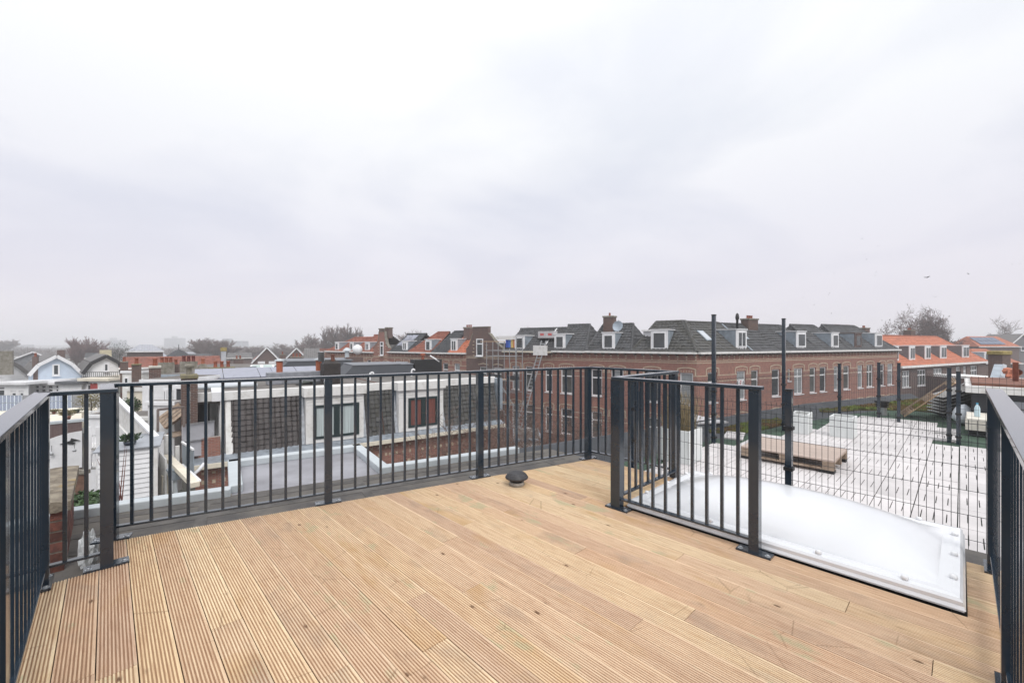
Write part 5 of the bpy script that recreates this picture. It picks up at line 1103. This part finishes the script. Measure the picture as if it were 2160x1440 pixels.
gambrel('white gabled house with grey shingle band at the extreme left', [(-52, 798), (-34, 771), (3, 756), (38, 772), (60, 790)], 43, PLW2, SLATE, [(-6, 3, 772, 792)], 808)
gambrel('pale blue gambrel house with one small square window', [(60, 792), (80, 770), (119, 751), (152, 768), (173, 789)], 45, PBLUE, WHITE, [(110, 126, 768, 792)], 803)
gambrel('white gambrel house with black bargeboards and roof terrace', [(174, 788), (192, 766), (224, 751), (252, 766), (256, 792)], 46, PLW2, BLACK, [(218, 230, 766, 784)], 800)
def extension(label, px0, px1, py0, py1, d, m, wins, fascia=None, fh=6, dep=5):
    a, b_ = W(px0, d), W(px1, d); rz_, wd = frame_of(a, b_); z0, z1 = ZY(py1, d), ZY(py0, d); t = T('rear_extension', label, 'extension', (a.x, a.y, z0), rz_, 'rear extensions below the gambrel houses')
    k = d / 900; ops = [((p0 - px0) * k, (p1 - px0) * k, (py1 - y1) * k, (py1 - y0) * k) for p0, p1, y0, y1 in wins]
    wall_mb(0, wd, -3, z1 - z0, ops, 0, .15).build('wall', m, t)
    for q in ops: window(t, *q, .06, .12, 1 if q[1] - q[0] > 1 else 0, .68, sill=False)
    MB().box(-.2, wd + .1, -.35, dep, z1 - z0 + .001, z1 - z0 + fh * k).build('fascia', fascia or WHITE, t, bevel=.02)
    return t
extension('white rear extension with blind under the leftmost gable', -40, 60, 811, 850, 41.5, PLW2, [(-10, 10, 815, 836), (22, 34, 824, 836), (39, 50, 824, 836)])
extension('white rear extension with row of tall windows under blue gable', 62, 127, 811, 850, 43.5, WHITE, [(72, 83, 811, 838), (85, 97, 811, 838), (99, 112, 811, 838), (115, 124, 811, 838)])
extension('plain white rear extension with dark roof right of the windows', 127, 172, 810, 850, 42.5, PLW2, [], mat('dark_fascia', (.10, .105, .115), .6))
t = extension('rear extension with red shutter window below the roof terrace', 174, 232, 803, 850, 43, PLW2, [(182, 206, 805, 824)], CREAM)
MB().box(.75, 1.5, .03, .055, 1.35, 1.95).build('red_shutter', RED, t)
t = T('terrace_railing', 'thin dark balustrade along the white house roof terrace', 'railing', (0, 0, 0))
for i in range(18): MB().bar(PT(176 + i * 4.2, 800, 44.2), PT(176 + i * 4.2, 785, 44.2), .035).build('bar', BLACK, t)
MB().bar(PT(175, 785, 44.2), PT(250, 784, 44.2), .05).build('top_rail', BLACK, t); MB().bar(PT(173, 797, 44.2), PT(250, 795, 44.2), .25, .2).build('edge', BLACK, t)
for i, (px0, px1, y0, y1) in enumerate(((-20, 48, 836, 868), (84, 152, 832, 866))):
    t = T('solar_roof', ('lean-to slate roof with blue solar panels at extreme left', 'lean-to slate roof with blue solar panels seen between rails')[i], 'roof', (0, 0, 0), 0, 'solar lean-to roofs')
    dn, df = 31, 35; A_, B_, C_, D_ = PT(px0 - 8, y1 + 8, dn), PT(px1 + 18, y1 + 8, dn), PT(px1 + 18, y0 - 3, df), PT(px0 - 8, y0 - 3, df); MB().slab([A_, B_, C_, D_], .15).build('slates', SHINGLE, t)
    for c in range(4):
        for r in range(2):
            f = lambda u, v_: A_.lerp(B_, .1 + u * .70).lerp(D_.lerp(C_, .1 + u * .70), .16 + v_ * .78) + Vector((0, 0, .08)); u0, u1, v0, v1 = c / 4, (c + .95) / 4, r / 2, (r + .94) / 2
            pn = MB().slab([f(u0, v0), f(u1, v0), f(u1, v1), f(u0, v1)], .05).build('solar_panel', PV, t); fr = MB()
            for e0, e1 in (((u0, v0), (u1, v0)), ((u0, v1), (u1, v1)), ((u0, v0), (u0, v1)), ((u1, v0), (u1, v1)), (((u0 + u1) / 2, v0), ((u0 + u1) / 2, v1))): fr.bar(f(*e0) + Vector((0, 0, .01)), f(*e1) + Vector((0, 0, .01)), .028, .02)
            fr.build('panel_frame', ALU, pn)
t = T('cream_roof_edge', 'two stepped cream roof fascias with plants above the patio wall', 'roof edge', (0, 0, 0))
MB().slab([PT(-30, 908, 27), PT(172, 884, 27), PT(172, 871, 29), PT(-30, 880, 29)], .6).build('lower_fascia', CREAM, t); MB().slab([PT(-30, 876, 30), PT(205, 868, 30), PT(205, 858, 32), PT(-30, 866, 32)], .5).build('upper_fascia', CREAM, t)
pot('terracotta pot of straw coloured grass on the cream roof edge', 142, 888, 26.8, .32, OTILE, DRYLEAF, 3, .16, .45); pot('flat terracotta trough with dry plants on the cream ledge', 114, 874, 30, .2, TERRA, DRYLEAF, 4, .2, .2); pot('grey green bowl planter on the cream ledge', 163, 872, 30, .24, mat('grey_green_glaze', (.09, .12, .12), .5), LEAF, 5, .12, .1)
a, b_ = W(60, 24), W(173, 25.5); rz_, wd = frame_of(a, b_); t = T('patio_wall', 'purple brown brick patio wall with white painted arc', 'wall', (a.x, a.y, 0), rz_)
zt = ZY(892, 25); MB().box(0, wd, 0, .3, GROUND, zt).build('brickwork', BRICKP, t); MB().box(-.1, wd + .1, -.06, .36, zt + .001, zt + .14).build('coping', ALU, t)
K = 25 / 900; pts = [(.6, ZY(990, 25)), (wd, ZY(990, 25)), (wd, ZY(912, 25))] + [(wd - .25 * i, ZY(912, 25) - .018 * i * i * .55) for i in range(1, 10)] + [(.6, ZY(952, 25))]
mb = MB(); n = len(pts); mb.v = [(x, -.05, z) for x, z in pts] + [(x, -.001, z) for x, z in pts]; mb.f = [tuple(range(n)), tuple(range(2 * n - 1, n - 1, -1))] + [(i, n + i, n + (i + 1) % n, (i + 1) % n) for i in range(n)]; mb.build('white_arc', WHITE, t)
bx0, bz = (147 - 60) / 113 * wd, ZY(932, 25); bd = MB(); sh = [(-.42, -.08), (-.15, -.10), (.12, -.18), (.22, -.12), (.08, -.02), (.30, .02), (.42, .0), (.25, .10), (.12, .16), (.04, .20), (0, .06), (-.2, .0)]
bd.v = [(bx0 + x, -.12, bz + z) for x, z in sh] + [(bx0 + x, -.06, bz + z) for x, z in sh]; n = len(sh); bd.f = [tuple(range(n)), tuple(range(2 * n - 1, n - 1, -1))] + [(i, n + i, n + (i + 1) % n, (i + 1) % n) for i in range(n)]; tag(bd.build('bird_ornament', BLACK, None), 'black flying bird silhouette mounted on the white arc', 'ornament'); o = bpy.data.objects['bird_ornament']; o.location = (a.x, a.y, 0); o.rotation_euler.z = rz_
for i, (px, py) in enumerate(((109, 952), (157, 945))):
    p = PT(px, py, 24.5); t = T('hanging_lantern', ('small wire hanging lantern left of the bird ornament', 'small wire hanging lantern right of the bird ornament')[i], 'lantern', p); MB().bar((0, 0, 0), (0, 0, .35), .02).build('rod', BLACK, t); MB().lathe([(.02, -.02), (.09, -.12), (.07, -.2), (.01, -.2)], 8).build('cage', GALV, t)
# garden balconies, hedge and twig in the yard below
t = T('white_balcony', 'white garden balcony with posts left of the clapboard shed', 'balcony', (0, 0, 0))
for y0, d_ in ((945, 20), (985, 18.5)): MB().slab([PT(186, y0, d_), PT(222, y0 - 3, d_ + .8), PT(222, y0 - 14, d_ + 2), PT(190, y0 - 12, d_ + 2)], .12).build('floor', OLDWHITE, t); MB().bar(PT(186, y0 - 26, d_), PT(222, y0 - 28, d_ + .8), .07).build('rail', WHITE, t)
for i in range(7): MB().bar(PT(187 + i * 5.6, 985, 18.6), PT(187 + i * 5.6, 957, 18.6), .045).build('baluster', WHITE, t); MB().bar(PT(187 + i * 5.6, 945, 20.1), PT(187 + i * 5.6, 918, 20.1), .045).build('baluster', WHITE, t)
for x in (188, 206): MB().bar(PT(x, 1060, 18.5), PT(x, 900, 18.5), .12).build('post', WHITE, t)
roofbox('white garden wall block between patio arc and the stair', 184, 236, 874, 1000, 21.5, 3, WHITE, WHITE)
roofbox('white back wall with grey panel under the sloping stair', 236, 318, 878, 960, 18.2, 1.5, OLDWHITE, OLDWHITE)
t = T('white_bench', 'white slatted garden bench on the upper ledge', 'bench', (0, 0, 0))
for y in (868, 872, 877): MB().bar(PT(184, y, 29), PT(208, y - 1, 29), .07, .09).build('slat', WHITE, t)
for x in (185, 196, 207): MB().bar(PT(x, 885, 29), PT(x, 866, 29), .07).build('leg', WHITE, t)
def bush(name, label, c, r, n, leafm, seed, stem=None, cat='shrub'):
    t = T(name, label, cat, c); rg = random.Random(seed); mb = MB()
    for i in range(n):
        dr = Vector((rg.gauss(0, 1), rg.gauss(0, 1), rg.gauss(0, 1))).normalized(); rr = (rg.random() ** .35) * (1 + .25 * mnoise.noise(dr * 2 + Vector((seed, 0, 0)))); p = Vector((dr.x * r[0], dr.y * r[1], r[2] + dr.z * r[2])) * 1; p = Vector((dr.x * r[0] * rr, dr.y * r[1] * rr, r[2] * (1 + dr.z * rr)))
        u = Vector((rg.gauss(0, 1), rg.gauss(0, 1), rg.gauss(0, 1))).normalized() * .05; v_ = u.cross(dr).normalized() * .03; mb.quad(p - u, p - v_, p + u, p + v_)
    mb.build('foliage', leafm, t, kind='stuff'); MB().cone((0, 0, -1.2), (0, 0, r[2]), .07, .03, 6).build('stem', mat('bark', (.10, .075, .06), .9, 0, .3, 6), t); return t
bush('hedge_bush', 'dense evergreen ivy bush in the gap beside the brick chimney', PT(171, 1118, 9.5), (.40, .45, .42), 3500, mat('ivy_leaf', (.040, .085, .022), .5, 0, .5, 3), 3)
bush('leafy_shrub', 'small leafy shrub behind the stair wall', PT(277, 872, 21), (.42, .3, .4), 900, LEAF, 5)
bush('yellowing_shrub', 'yellowing shrub behind the roof terrace bench', PT(193, 866, 30), (.9, .5, .7), 1200, DRYLEAF, 6)
rg = random.Random(2); mb = MB()
for i in range(9):
    b0_ = PT(249, 1062, 11) + Vector((rg.gauss(0, .03), rg.gauss(0, .03), 0)); e2 = b0_ + Vector((rg.gauss(.05, .12), rg.gauss(0, .1), rg.uniform(.5, 1.6))); mb.cone(b0_, b0_.lerp(e2, .5), .014, .009, 4).cone(b0_.lerp(e2, .5), e2, .009, .003, 4)
tag(mb.build('bare_twigs', mat('red_twig', (.20, .075, .06), .8), None), 'reddish bare twigs in front of the clapboard shed', 'shrub')
roofbox('weathered board fence low in the yard by the patio', 150, 182, 990, 1030, 17, .1, mat('brown_fence', (.16, .085, .055), .85, 0, .4, 6), CONC, name='garden_fence', cat='fence')
# ------------------------------------------------------------------ ground, far roofs, trees, haze, birds
gd = bmesh.new(); bmesh.ops.create_grid(gd, x_segments=2, y_segments=2, size=2600)
gme = bpy.data.meshes.new('ground'); gd.to_mesh(gme); gd.free(); gme.materials.append(mat('garden_ground', (.085, .085, .065), .95, 0, .4, .08, 0, 40, col2=(.06, .055, .05)))
g = bpy.data.objects.new('ground', gme); COL.objects.link(g); g.location = (0, 0, GROUND); g['kind'] = 'structure'
# middle distance roofs
t, wd = far_house('long low house with orange brick coloured tile roof, mid left', 254, 466, 46, -1.3, -.25, BRICK, RTILE, depth=8)
MB().box(wd + .05, wd + .55, .8, 1.3, -1.5, .4).build('lichen_chimney', mat('pale_stack', (.45, .47, .5), .7), t); MB().box(wd - .02, wd + .62, .74, 1.36, .401, .85).build('lichen_cap', MATS['yellow_lichen'], t)
t, wd = far_house('white fronted gabled house with dark roof, left of its twin', 533, 592, 78, -2.2, -.15 + .6, BRICKB, SLATE, gable=True, depth=14); MB().box(.8, wd / 2 - .3, -.06, -.02, -4.2, -2.0).build('white_panel', WHITE, t); MB().box(wd / 2 + .3, wd - .8, -.06, -.02, -4.2, -2.0).build('white_panel', WHITE, t)
t, wd = far_house('white fronted gabled house with dark roof, right of its twin', 600, 650, 82, -2.0, .3, BRICKB, SLATE, gable=True, depth=14)
far_house('grey roofed hall with shallow ridge behind the blue house', 28, 108, 68, -1.2, -.15, mat('grey_clad', (.22, .225, .24), .7), SLATE, gable=True, depth=9)
far_house('house with pale sheet roof and two gables, left distance', 268, 344, 70, .0, 1.1, BRICKB, mat('pale_sheet_roof', (.42, .43, .47), .5), depth=8, hip=1.5)
p = W(377, 62); t = T('pyramid_roof', 'small black pyramid roof above the orange tiles', 'roof', (p.x, p.y, 0), R(20))
MB().box(-1.0, 1.0, -1.0, 1.0, GROUND, -.65).build('tower', BRICKB, t)
mb = MB(); mb.v = [(-1.2, -1.2, -.65), (1.2, -1.2, -.65), (1.2, 1.2, -.65), (-1.2, 1.2, -.65), (-.45, -.45, .2), (.45, -.45, .2), (.45, .45, .2), (-.45, .45, .2), (0, 0, .5)]
mb.f = [(3, 2, 1, 0), (0, 1, 5, 4), (1, 2, 6, 5), (2, 3, 7, 6), (3, 0, 4, 7), (4, 5, 8), (5, 6, 8), (6, 7, 8), (7, 4, 8)]; mb.build('roof', BTILE, t)
MB().cone((0, 0, .48), (0, 0, 1.2), .05, .03, 6).build('finial', BLACK, t)
far_house('low white roofed house behind the skylights, centre left', 470, 560, 60, -2.6, -1.9, OLDWHITE, mat('snowy_sheet', (.45, .46, .5), .5), depth=7, hip=.5)
far_house('slate roofed house before the brick corner, centre', 640, 678, 75, -1.6, .4, BRICKB, SLATE, depth=8)
far_house('flat grey roofed block behind the rear gardens, centre left', 405, 560, 40, -2.1, -1.9, OLDWHITE, GTILE, depth=6)
stackc('pale cream chimney on the ridge of the black trimmed house', 223, 738, 752, 50, 18, mat('cream_stack', (.58, .52, .36), .8, 0, .15, 3), None, 0); stackc('brown chimney rising behind the pale blue gable', 129, 738, 768, 52, 11, BRICKB, None, 0); stackc('weathered brick chimney left of the pale blue gable', 75, 752, 770, 44, 8, BRICKB, None, 1); stackc('lichened chimney at the extreme left edge', 8, 740, 758, 42, 26, CONC, None, 0)
t = T('glazed_rooflight', 'pitched white framed glass rooflight on a distant flat roof', 'rooflight', W(568, 37), NRZ)
z0 = ZY(783, 37); z1 = ZY(769, 37); MB().slab([(-1.9, -.5, z0), (1.9, -.5, z0), (1.3, .6, z1), (-1.3, .6, z1)], .06).build('frame', WHITE, t)
for i in range(3): MB().slab([(-1.5 + i * 1.02, -.45, z0 + .08), (-.62 + i * 1.02, -.45, z0 + .08), (-.66 + i * .9, .5, z1 - .02), (-1.2 + i * .8, .5, z1 - .02)], .01).build('pane', mat('green_glass', (.40, .48, .46), .1, 0, .1, 2), t)
MB().box(-2.1, 2.1, -.6, 1.5, z0 - 3, z0 - .06).build('base', OLDWHITE, t)
# far apartment blocks, fading in the haze
def block(label, px0, px1, py0, d, rows, m):
    a, b_ = W(px0, d), W(px1, d); rz_, wd = frame_of(a, b_); t = T('apartment_block', label, 'building', (a.x, a.y, GROUND), rz_, 'far apartment blocks'); h = ZY(py0, d) - GROUND
    MB().box(0, wd, 0, 18, 0, h).build('tower', m, t); MB().box(wd * .4, wd * .6, 4, 12, h + .01, h + 4).build('lift_house', m, t); wn = MB(); fl = h / rows
    for r in range(1, rows): wn.box(wd * .03, wd * .97, -.12, -.02, r * fl + fl * .35, r * fl + fl * .75)
    wn.build('window_bands', mat('far_window', (.08, .09, .11), .3), t, kind='stuff'); return t
FB = mat('far_concrete', (.34, .35, .37), .8)
block('pale apartment block far behind the white gable', 212, 250, 717, 800, 12, FB); block('tall pale apartment tower on the hazy skyline', 346, 377, 713, 850, 14, FB); block('long grey office block behind bare trees', 436, 510, 719, 700, 9, mat('far_grey', (.26, .28, .31), .8)); block('low hazy hall at the far left horizon', -10, 42, 727, 600, 4, FB)
# bare winter trees
BARK = mat('winter_bark', (.115, .095, .085), .9, 0, .3, .6); TWIG = mat('winter_twig', (.17, .125, .115), .9, 0, .3, .4); RTWIG = mat('reddish_twig', (.185, .105, .10), .9, 0, .3, .4); BUD = mat('dry_seed_cluster', (.11, .062, .05), .95, 0, .3, .5)
def tree2(*a, **k):
    """two passes: normalise the skeleton, then give limbs their true thickness"""
    label, px, pytop, d, spread, seed = a[:6]; style = k.get('style', 'round'); levels = k.get('levels', 5); twig = k.get('twig', TWIG); buds = k.get('buds', 0); z0 = k.get('z0', GROUND); bend = k.get('trunkr', .3)
    rg = random.Random(seed); p = W(px, d); H_ = ZY(pytop, d) - z0; t = T('bare_tree', label, 'tree', (p.x, p.y, z0), rg.uniform(0, 6), 'bare winter trees'); segs = []; minr = .00027 * d * k.get('tw', 1)
    sp_ = {'round': .85, 'upright': .40, 'flat': 1.05}[style]
    def grow(a_, dr, ln, r, lv):
        n = 3; pt = a_
        for i in range(n):
            dr = (dr + Vector((rg.gauss(0, .11), rg.gauss(0, .11), rg.gauss(0, .06)))).normalized(); q = pt + dr * ln / n; r2 = r * .84; segs.append((pt, q, r, r2, lv)); pt = q; r = r2
            if lv < levels and (i > 0 or lv > 0):
                for _ in range(rg.choice((1, 2))):
                    ax = Vector((rg.gauss(0, 1), rg.gauss(0, 1), rg.gauss(0, .3))).normalized(); d2 = (dr + ax * sp_ * rg.uniform(.7, 1.25) + Vector((0, 0, .10 if style != 'flat' else -.08))).normalized(); grow(pt, d2, ln * rg.uniform(.55, .78), r * .60, lv + 1)
        if lv < levels: grow(pt, (dr + Vector((rg.gauss(0, .22), rg.gauss(0, .22), .08))).normalized(), ln * .74, r * .82, lv + 1)
    th = k.get('trunk', .3)
    grow(Vector((0, 0, 0)), Vector((0, 0, 1)), 1.0, 1.0, 0)
    zm = max(s[1].z for s in segs); tp = [s for s in segs if s[4] >= levels - 1]; cx, cy = sum(s[1].x for s in tp) / len(tp), sum(s[1].y for s in tp) / len(tp); sh = lambda v_: Vector((v_.x - cx * min(1, v_.z / (zm * .7)), v_.y - cy * min(1, v_.z / (zm * .7)), v_.z)); segs = [(sh(s[0]), sh(s[1]), s[2], s[3], s[4]) for s in segs]; rs = sorted(math.hypot(s[1].x, s[1].y) for s in segs); sr = spread / rs[int(len(rs) * .97)]; sz = H_ / zm
    S_ = lambda v_: Vector((v_.x * sr, v_.y * sr, v_.z * sz)); tr, cr, bd = MB(), MB(), MB()
    for a_, b_, r, r2, lv in segs:
        (tr if lv < 2 else cr).cone(S_(a_), S_(b_), max(r * bend, minr), max(r2 * bend, minr), 6 if lv < 2 else 3)
        if lv >= levels - 1 and buds and rg.random() < buds:
            for _ in range(2):
                c = S_(b_) + Vector((rg.gauss(0, .3), rg.gauss(0, .3), rg.gauss(0, .2))); u = Vector((rg.gauss(0, 1), rg.gauss(0, 1), rg.gauss(0, .5))).normalized() * rg.uniform(.06, .19); v_ = u.cross(Vector((.3, .2, 1))).normalized() * .09; bd.quad(c - u, c - v_, c + u, c + v_)
    tr.build('trunk', BARK, t); cr.build('crown', twig, t, kind='stuff')
    if bd.v: bd.build('seed_clusters', BUD, t, kind='stuff')
    return t
tree2('broad bare tree with dark clustered crown above the orange roof, left of pair', 1900, 637, 95, 6.4, 21, style='flat', levels=5, buds=.5, trunkr=.36)
tree2('broad bare tree with dark clustered crown, right of the pair', 1970, 640, 98, 5.4, 22, style='flat', levels=5, buds=.45, trunkr=.34)
tree2('pale bare tree at the far right edge of the sky', 2138, 662, 150, 9, 23, style='flat', levels=5, buds=.15, trunkr=.35)
for i, (px, py, d, sp, sd, st, tw) in enumerate(((160, 714, 120, 2.6, 31, 'upright', RTWIG), (176, 708, 115, 2.9, 32, 'upright', RTWIG), (192, 718, 118, 4.0, 33, 'round', RTWIG), (428, 711, 140, 4.2, 34, 'upright', TWIG), (448, 713, 138, 5, 35, 'upright', TWIG), (468, 714, 142, 5, 36, 'upright', TWIG), (596, 722, 190, 6.5, 37, 'round', TWIG), (638, 714, 170, 5.5, 38, 'round', TWIG), (662, 702, 165, 6, 39, 'round', TWIG), (690, 688, 150, 3.6, 40, 'upright', TWIG), (712, 684, 148, 3.4, 41, 'upright', TWIG), (735, 680, 146, 3.2, 42, 'upright', TWIG), (754, 687, 150, 2.8, 43, 'upright', TWIG), (868, 693, 130, 7, 44, 'round', TWIG), (1118, 688, 90, 3.0, 45, 'round', TWIG), (1835, 692, 120, 3.5, 46, 'round', TWIG), (550, 728, 200, 7, 47, 'round', TWIG), (520, 729, 210, 7, 48, 'round', TWIG), (230, 728, 170, 6, 49, 'round', TWIG), (12, 714, 260, 6, 50, 'upright', TWIG))):
    side = ('reddish twiggy bare tree behind the blue gable, left of three', 'tallest reddish bare tree behind the blue gable', 'reddish bare tree behind the white gable ridge', 'bare willow like tree left of the far office block', 'bare upright tree before the far office block', 'bare upright tree right of the far office block', 'hazy rounded bare tree left of the poplars, smaller', 'rounded bare tree just left of the poplars', 'dark rounded bare tree at the foot of the poplars', 'leftmost tall bare poplar behind the rusty roofs', 'second tall bare poplar behind the rusty roofs', 'tallest bare poplar behind the rusty roofs', 'slim bare poplar at the right end of the row', 'bare tree top showing over the red hipped roof', 'small bare tree top over the scaffolded roof', 'small bare tree top left of the orange roof', 'hazy bare tree over the twin gables', 'hazy bare tree left of the twin gables', 'bare tree right of the cream chimney', 'thin bare tree on the horizon at extreme left')[i]
    tree2(side, px, py, d, sp, sd, style=st, twig=tw, levels=5, trunkr=.22)
# conifers and the bare climber in the garden gap
bush('conifer', 'dark conifer beside the cream chimney', Vector((*W(252, 60).xy, -2.0)), (1.6, 1.6, 1.9), 1500, mat('conifer_green', (.035, .06, .045), .8, 0, .4, 1), 8, cat='tree')
# far wooded belt: leafless mass, built as many twig fans
rg = random.Random(77); mb = MB()
for i in range(2600):
    px = rg.uniform(-120, 1000) if rg.random() < .72 else rg.uniform(1000, 2300); d = rg.choice((240, 300, 380, 470)) * rg.uniform(.9, 1.1); top = ZY(735 - 9 * (mnoise.noise(Vector((px / 70, d / 90, 0))) + .35), d); p = W(px, d); s_ = d / 300
    hgt = max(top - GROUND, 5) * rg.uniform(.75, 1.0)
    for j in range(9):
        b0_ = Vector((p.x + rg.gauss(0, 2.2) * s_, p.y + rg.gauss(0, 2.2) * s_, GROUND + hgt * rg.uniform(.15, .7))); e2 = b0_ + Vector((rg.gauss(0, 1.6) * s_, rg.gauss(0, 1.6) * s_, hgt * rg.uniform(.15, .32))); mb.cone(b0_, e2, .34 * s_, .06 * s_, 3)
o = mb.build('far_woodland', mat('far_wood', (.13, .105, .10), .95, 0, .3, .02), None); o['kind'] = 'stuff'; o['label'] = 'hazy leafless woodland belt along the horizon'
# low far roofs filling the town between
rg = random.Random(9); FR = [SLATE, RTILE, GTILE, mat('far_pale_roof', (.36, .37, .40), .7)]
k = 0
LBL = ['grey', 'rusty', 'dark', 'pale']
for i, (px, d) in enumerate(((20, 95), (300, 105), (420, 95), (395, 120), (505, 100), (560, 118), (480, 140), (330, 150), (120, 110), (640, 120), (205, 100))):
    far_house('%s roofed distant house %s' % (LBL[i % 4], ('at the far left', 'before the apartment tower', 'below the bare willow', 'behind the black pyramid', 'left of the twin gables', 'behind the twin gables', 'below the office block', 'in the misty middle left', 'behind the shallow hall', 'behind the slate roof', 'beside the cream chimney')[i]), px - 26, px + 26, d, ZY(752 + 3 * (i % 3), d), ZY(743 + 2 * (i % 3), d), (BRICKB, OLDWHITE)[i % 2], FR[i % 4], depth=8, hip=(0, 1.5)[i % 2], group='distant houses')
# bare climber / tree in the gap right of the mansard houses
rg = random.Random(15); p0 = W(1080, 17)
def climber(label, px, d, z0, top, wide, seed):
    rg = random.Random(seed); p = W(px, d); t = T('bare_shrub', label, 'shrub', (p.x, p.y, z0), 0, 'bare garden trees'); tr, cr = MB(), MB()
    def go(a, dr, ln, r, lv):
        for i in range(4):
            dr = (dr + Vector((rg.gauss(0, .22), rg.gauss(0, .22), rg.gauss(0, .15)))).normalized(); q = a + dr * ln / 4; (tr if lv < 1 else cr).cone(a, q, max(r, .008), max(r * .82, .007), 5 if lv < 1 else 3); a = q; r *= .85
            if lv < 4 and (lv or i > 0):
                for _ in range(rg.choice((1, 1, 2))): go(a, (dr + Vector((rg.gauss(0, .7), rg.gauss(0, .7), rg.gauss(0, .4)))).normalized(), ln * rg.uniform(.5, .75), r * .55, lv + 1)
    for i in range(5): go(Vector((rg.gauss(0, wide * .3), rg.gauss(0, wide * .3), 0)), Vector((rg.gauss(0, .3), rg.gauss(0, .3), 1)).normalized(), (top - z0) * .62, .05, 0)
    mxz = max(v[2] for v in cr.v); f = (top - z0) / mxz
    for mb in (tr, cr): mb.v = [(x * 1.0, y * 1.0, z * f) for x, y, z in mb.v]
    tr.build('trunk', BARK, t); cr.build('crown', mat('brown_twig', (.155, .10, .08), .9, 0, .3, 2), t, kind='stuff')
climber('tangled bare garden tree at the right end of the mansard row', 1075, 21, -8.0, ZY(832, 21), 1.0, 3); climber('tangled bare garden shrub below the ladder', 1130, 19, -8.0, ZY(850, 19), 1.0, 4); climber('bare garden shrub just beyond the dark roof kerb', 1185, 20, -8.0, ZY(868, 20), 1.0, 6)
# garden walls and sheds glimpsed low between the rows
roofbox('grey garden shed roof seen through the bare branches', 1085, 1140, 925, 985, 24, 3, OLDWHITE, ZINC)
# birds
bme_ = MB(); bme_.v = [(-.5, 0, .16), (-.22, .08, .10), (0, .10, 0), (.22, .08, .10), (.5, 0, .16), (.22, -.10, .06), (0, -.14, -.03), (-.22, -.10, .06), (0, .34, .0), (0, -.34, .02), (0, .0, -.07)]
bme_.f = [(0, 1, 7), (1, 2, 6, 7), (2, 3, 5, 6), (3, 4, 5), (2, 8, 10), (8, 2, 6), (6, 9, 10), (10, 8, 6)]; bmesh_ = bme_.mesh('bird', BLACK)
bl_ = [(1817, 504, 72), (1819, 503, 72), (1823, 537, 72), (1828, 547, 72), (1744, 564, 72), (1759, 577, 72), (1846, 581, 72), (1848, 574, 72), (1955, 585, 62), (2043, 578, 80), (1972, 626, 95), (2135, 558, 72), (2151, 556, 72), (1669, 611, 72), (1693, 628, 72), (1720, 605, 72), (1748, 622, 72), (1750, 618, 72), (1717, 643, 72), (1753, 661, 72), (1852, 519, 72)]
rg = random.Random(6)
for i, (px, py, d) in enumerate(bl_):
    o = bpy.data.objects.new('bird', bmesh_); COL.objects.link(o); o.location = PT(px, py, d); o.rotation_euler = (rg.uniform(-.5, .5), rg.uniform(-.5, .5), rg.uniform(0, 6)); s_ = rg.uniform(.8, 1.15) * (.36 if d == 72 else .8); o.scale = (s_, s_, s_)
    if px == 1955: tag(o, 'largest black bird flying above the bare trees', 'bird', 'birds in the sky')
    elif px == 2043: tag(o, 'black bird gliding right of the largest bird', 'bird', 'birds in the sky')
    elif px == 1972: tag(o, 'black bird just above the crown of the bare trees', 'bird', 'birds in the sky')
    elif px > 2100: tag(o, ('small dark bird near the right edge of the sky, right of two' if px > 2140 else 'small dark bird near the right edge of the sky, left of two'), 'bird', 'birds in the sky')
    else: tag(o, 'tiny dark bird of the distant flock over the grey roofs', 'bird', 'birds in the sky')
# haze
hz = MB().box(-1600, 1600, -1600, 1600, GROUND - 1, 21).build('haze', None); hz['kind'] = 'stuff'; hz['label'] = 'pale winter haze'
hm = bpy.data.materials.new('haze_air'); hm.use_nodes = True; hn = hm.node_tree; hn.nodes.clear(); ho = hn.nodes.new('ShaderNodeOutputMaterial'); hv = hn.nodes.new('ShaderNodeVolumePrincipled')
hv.inputs['Color'].default_value = (.97, .975, 1.0, 1); hv.inputs['Density'].default_value = .0013; hv.inputs['Anisotropy'].default_value = 0; hn.links.new(hv.outputs[0], ho.inputs['Volume']); hz.data.materials.append(hm)
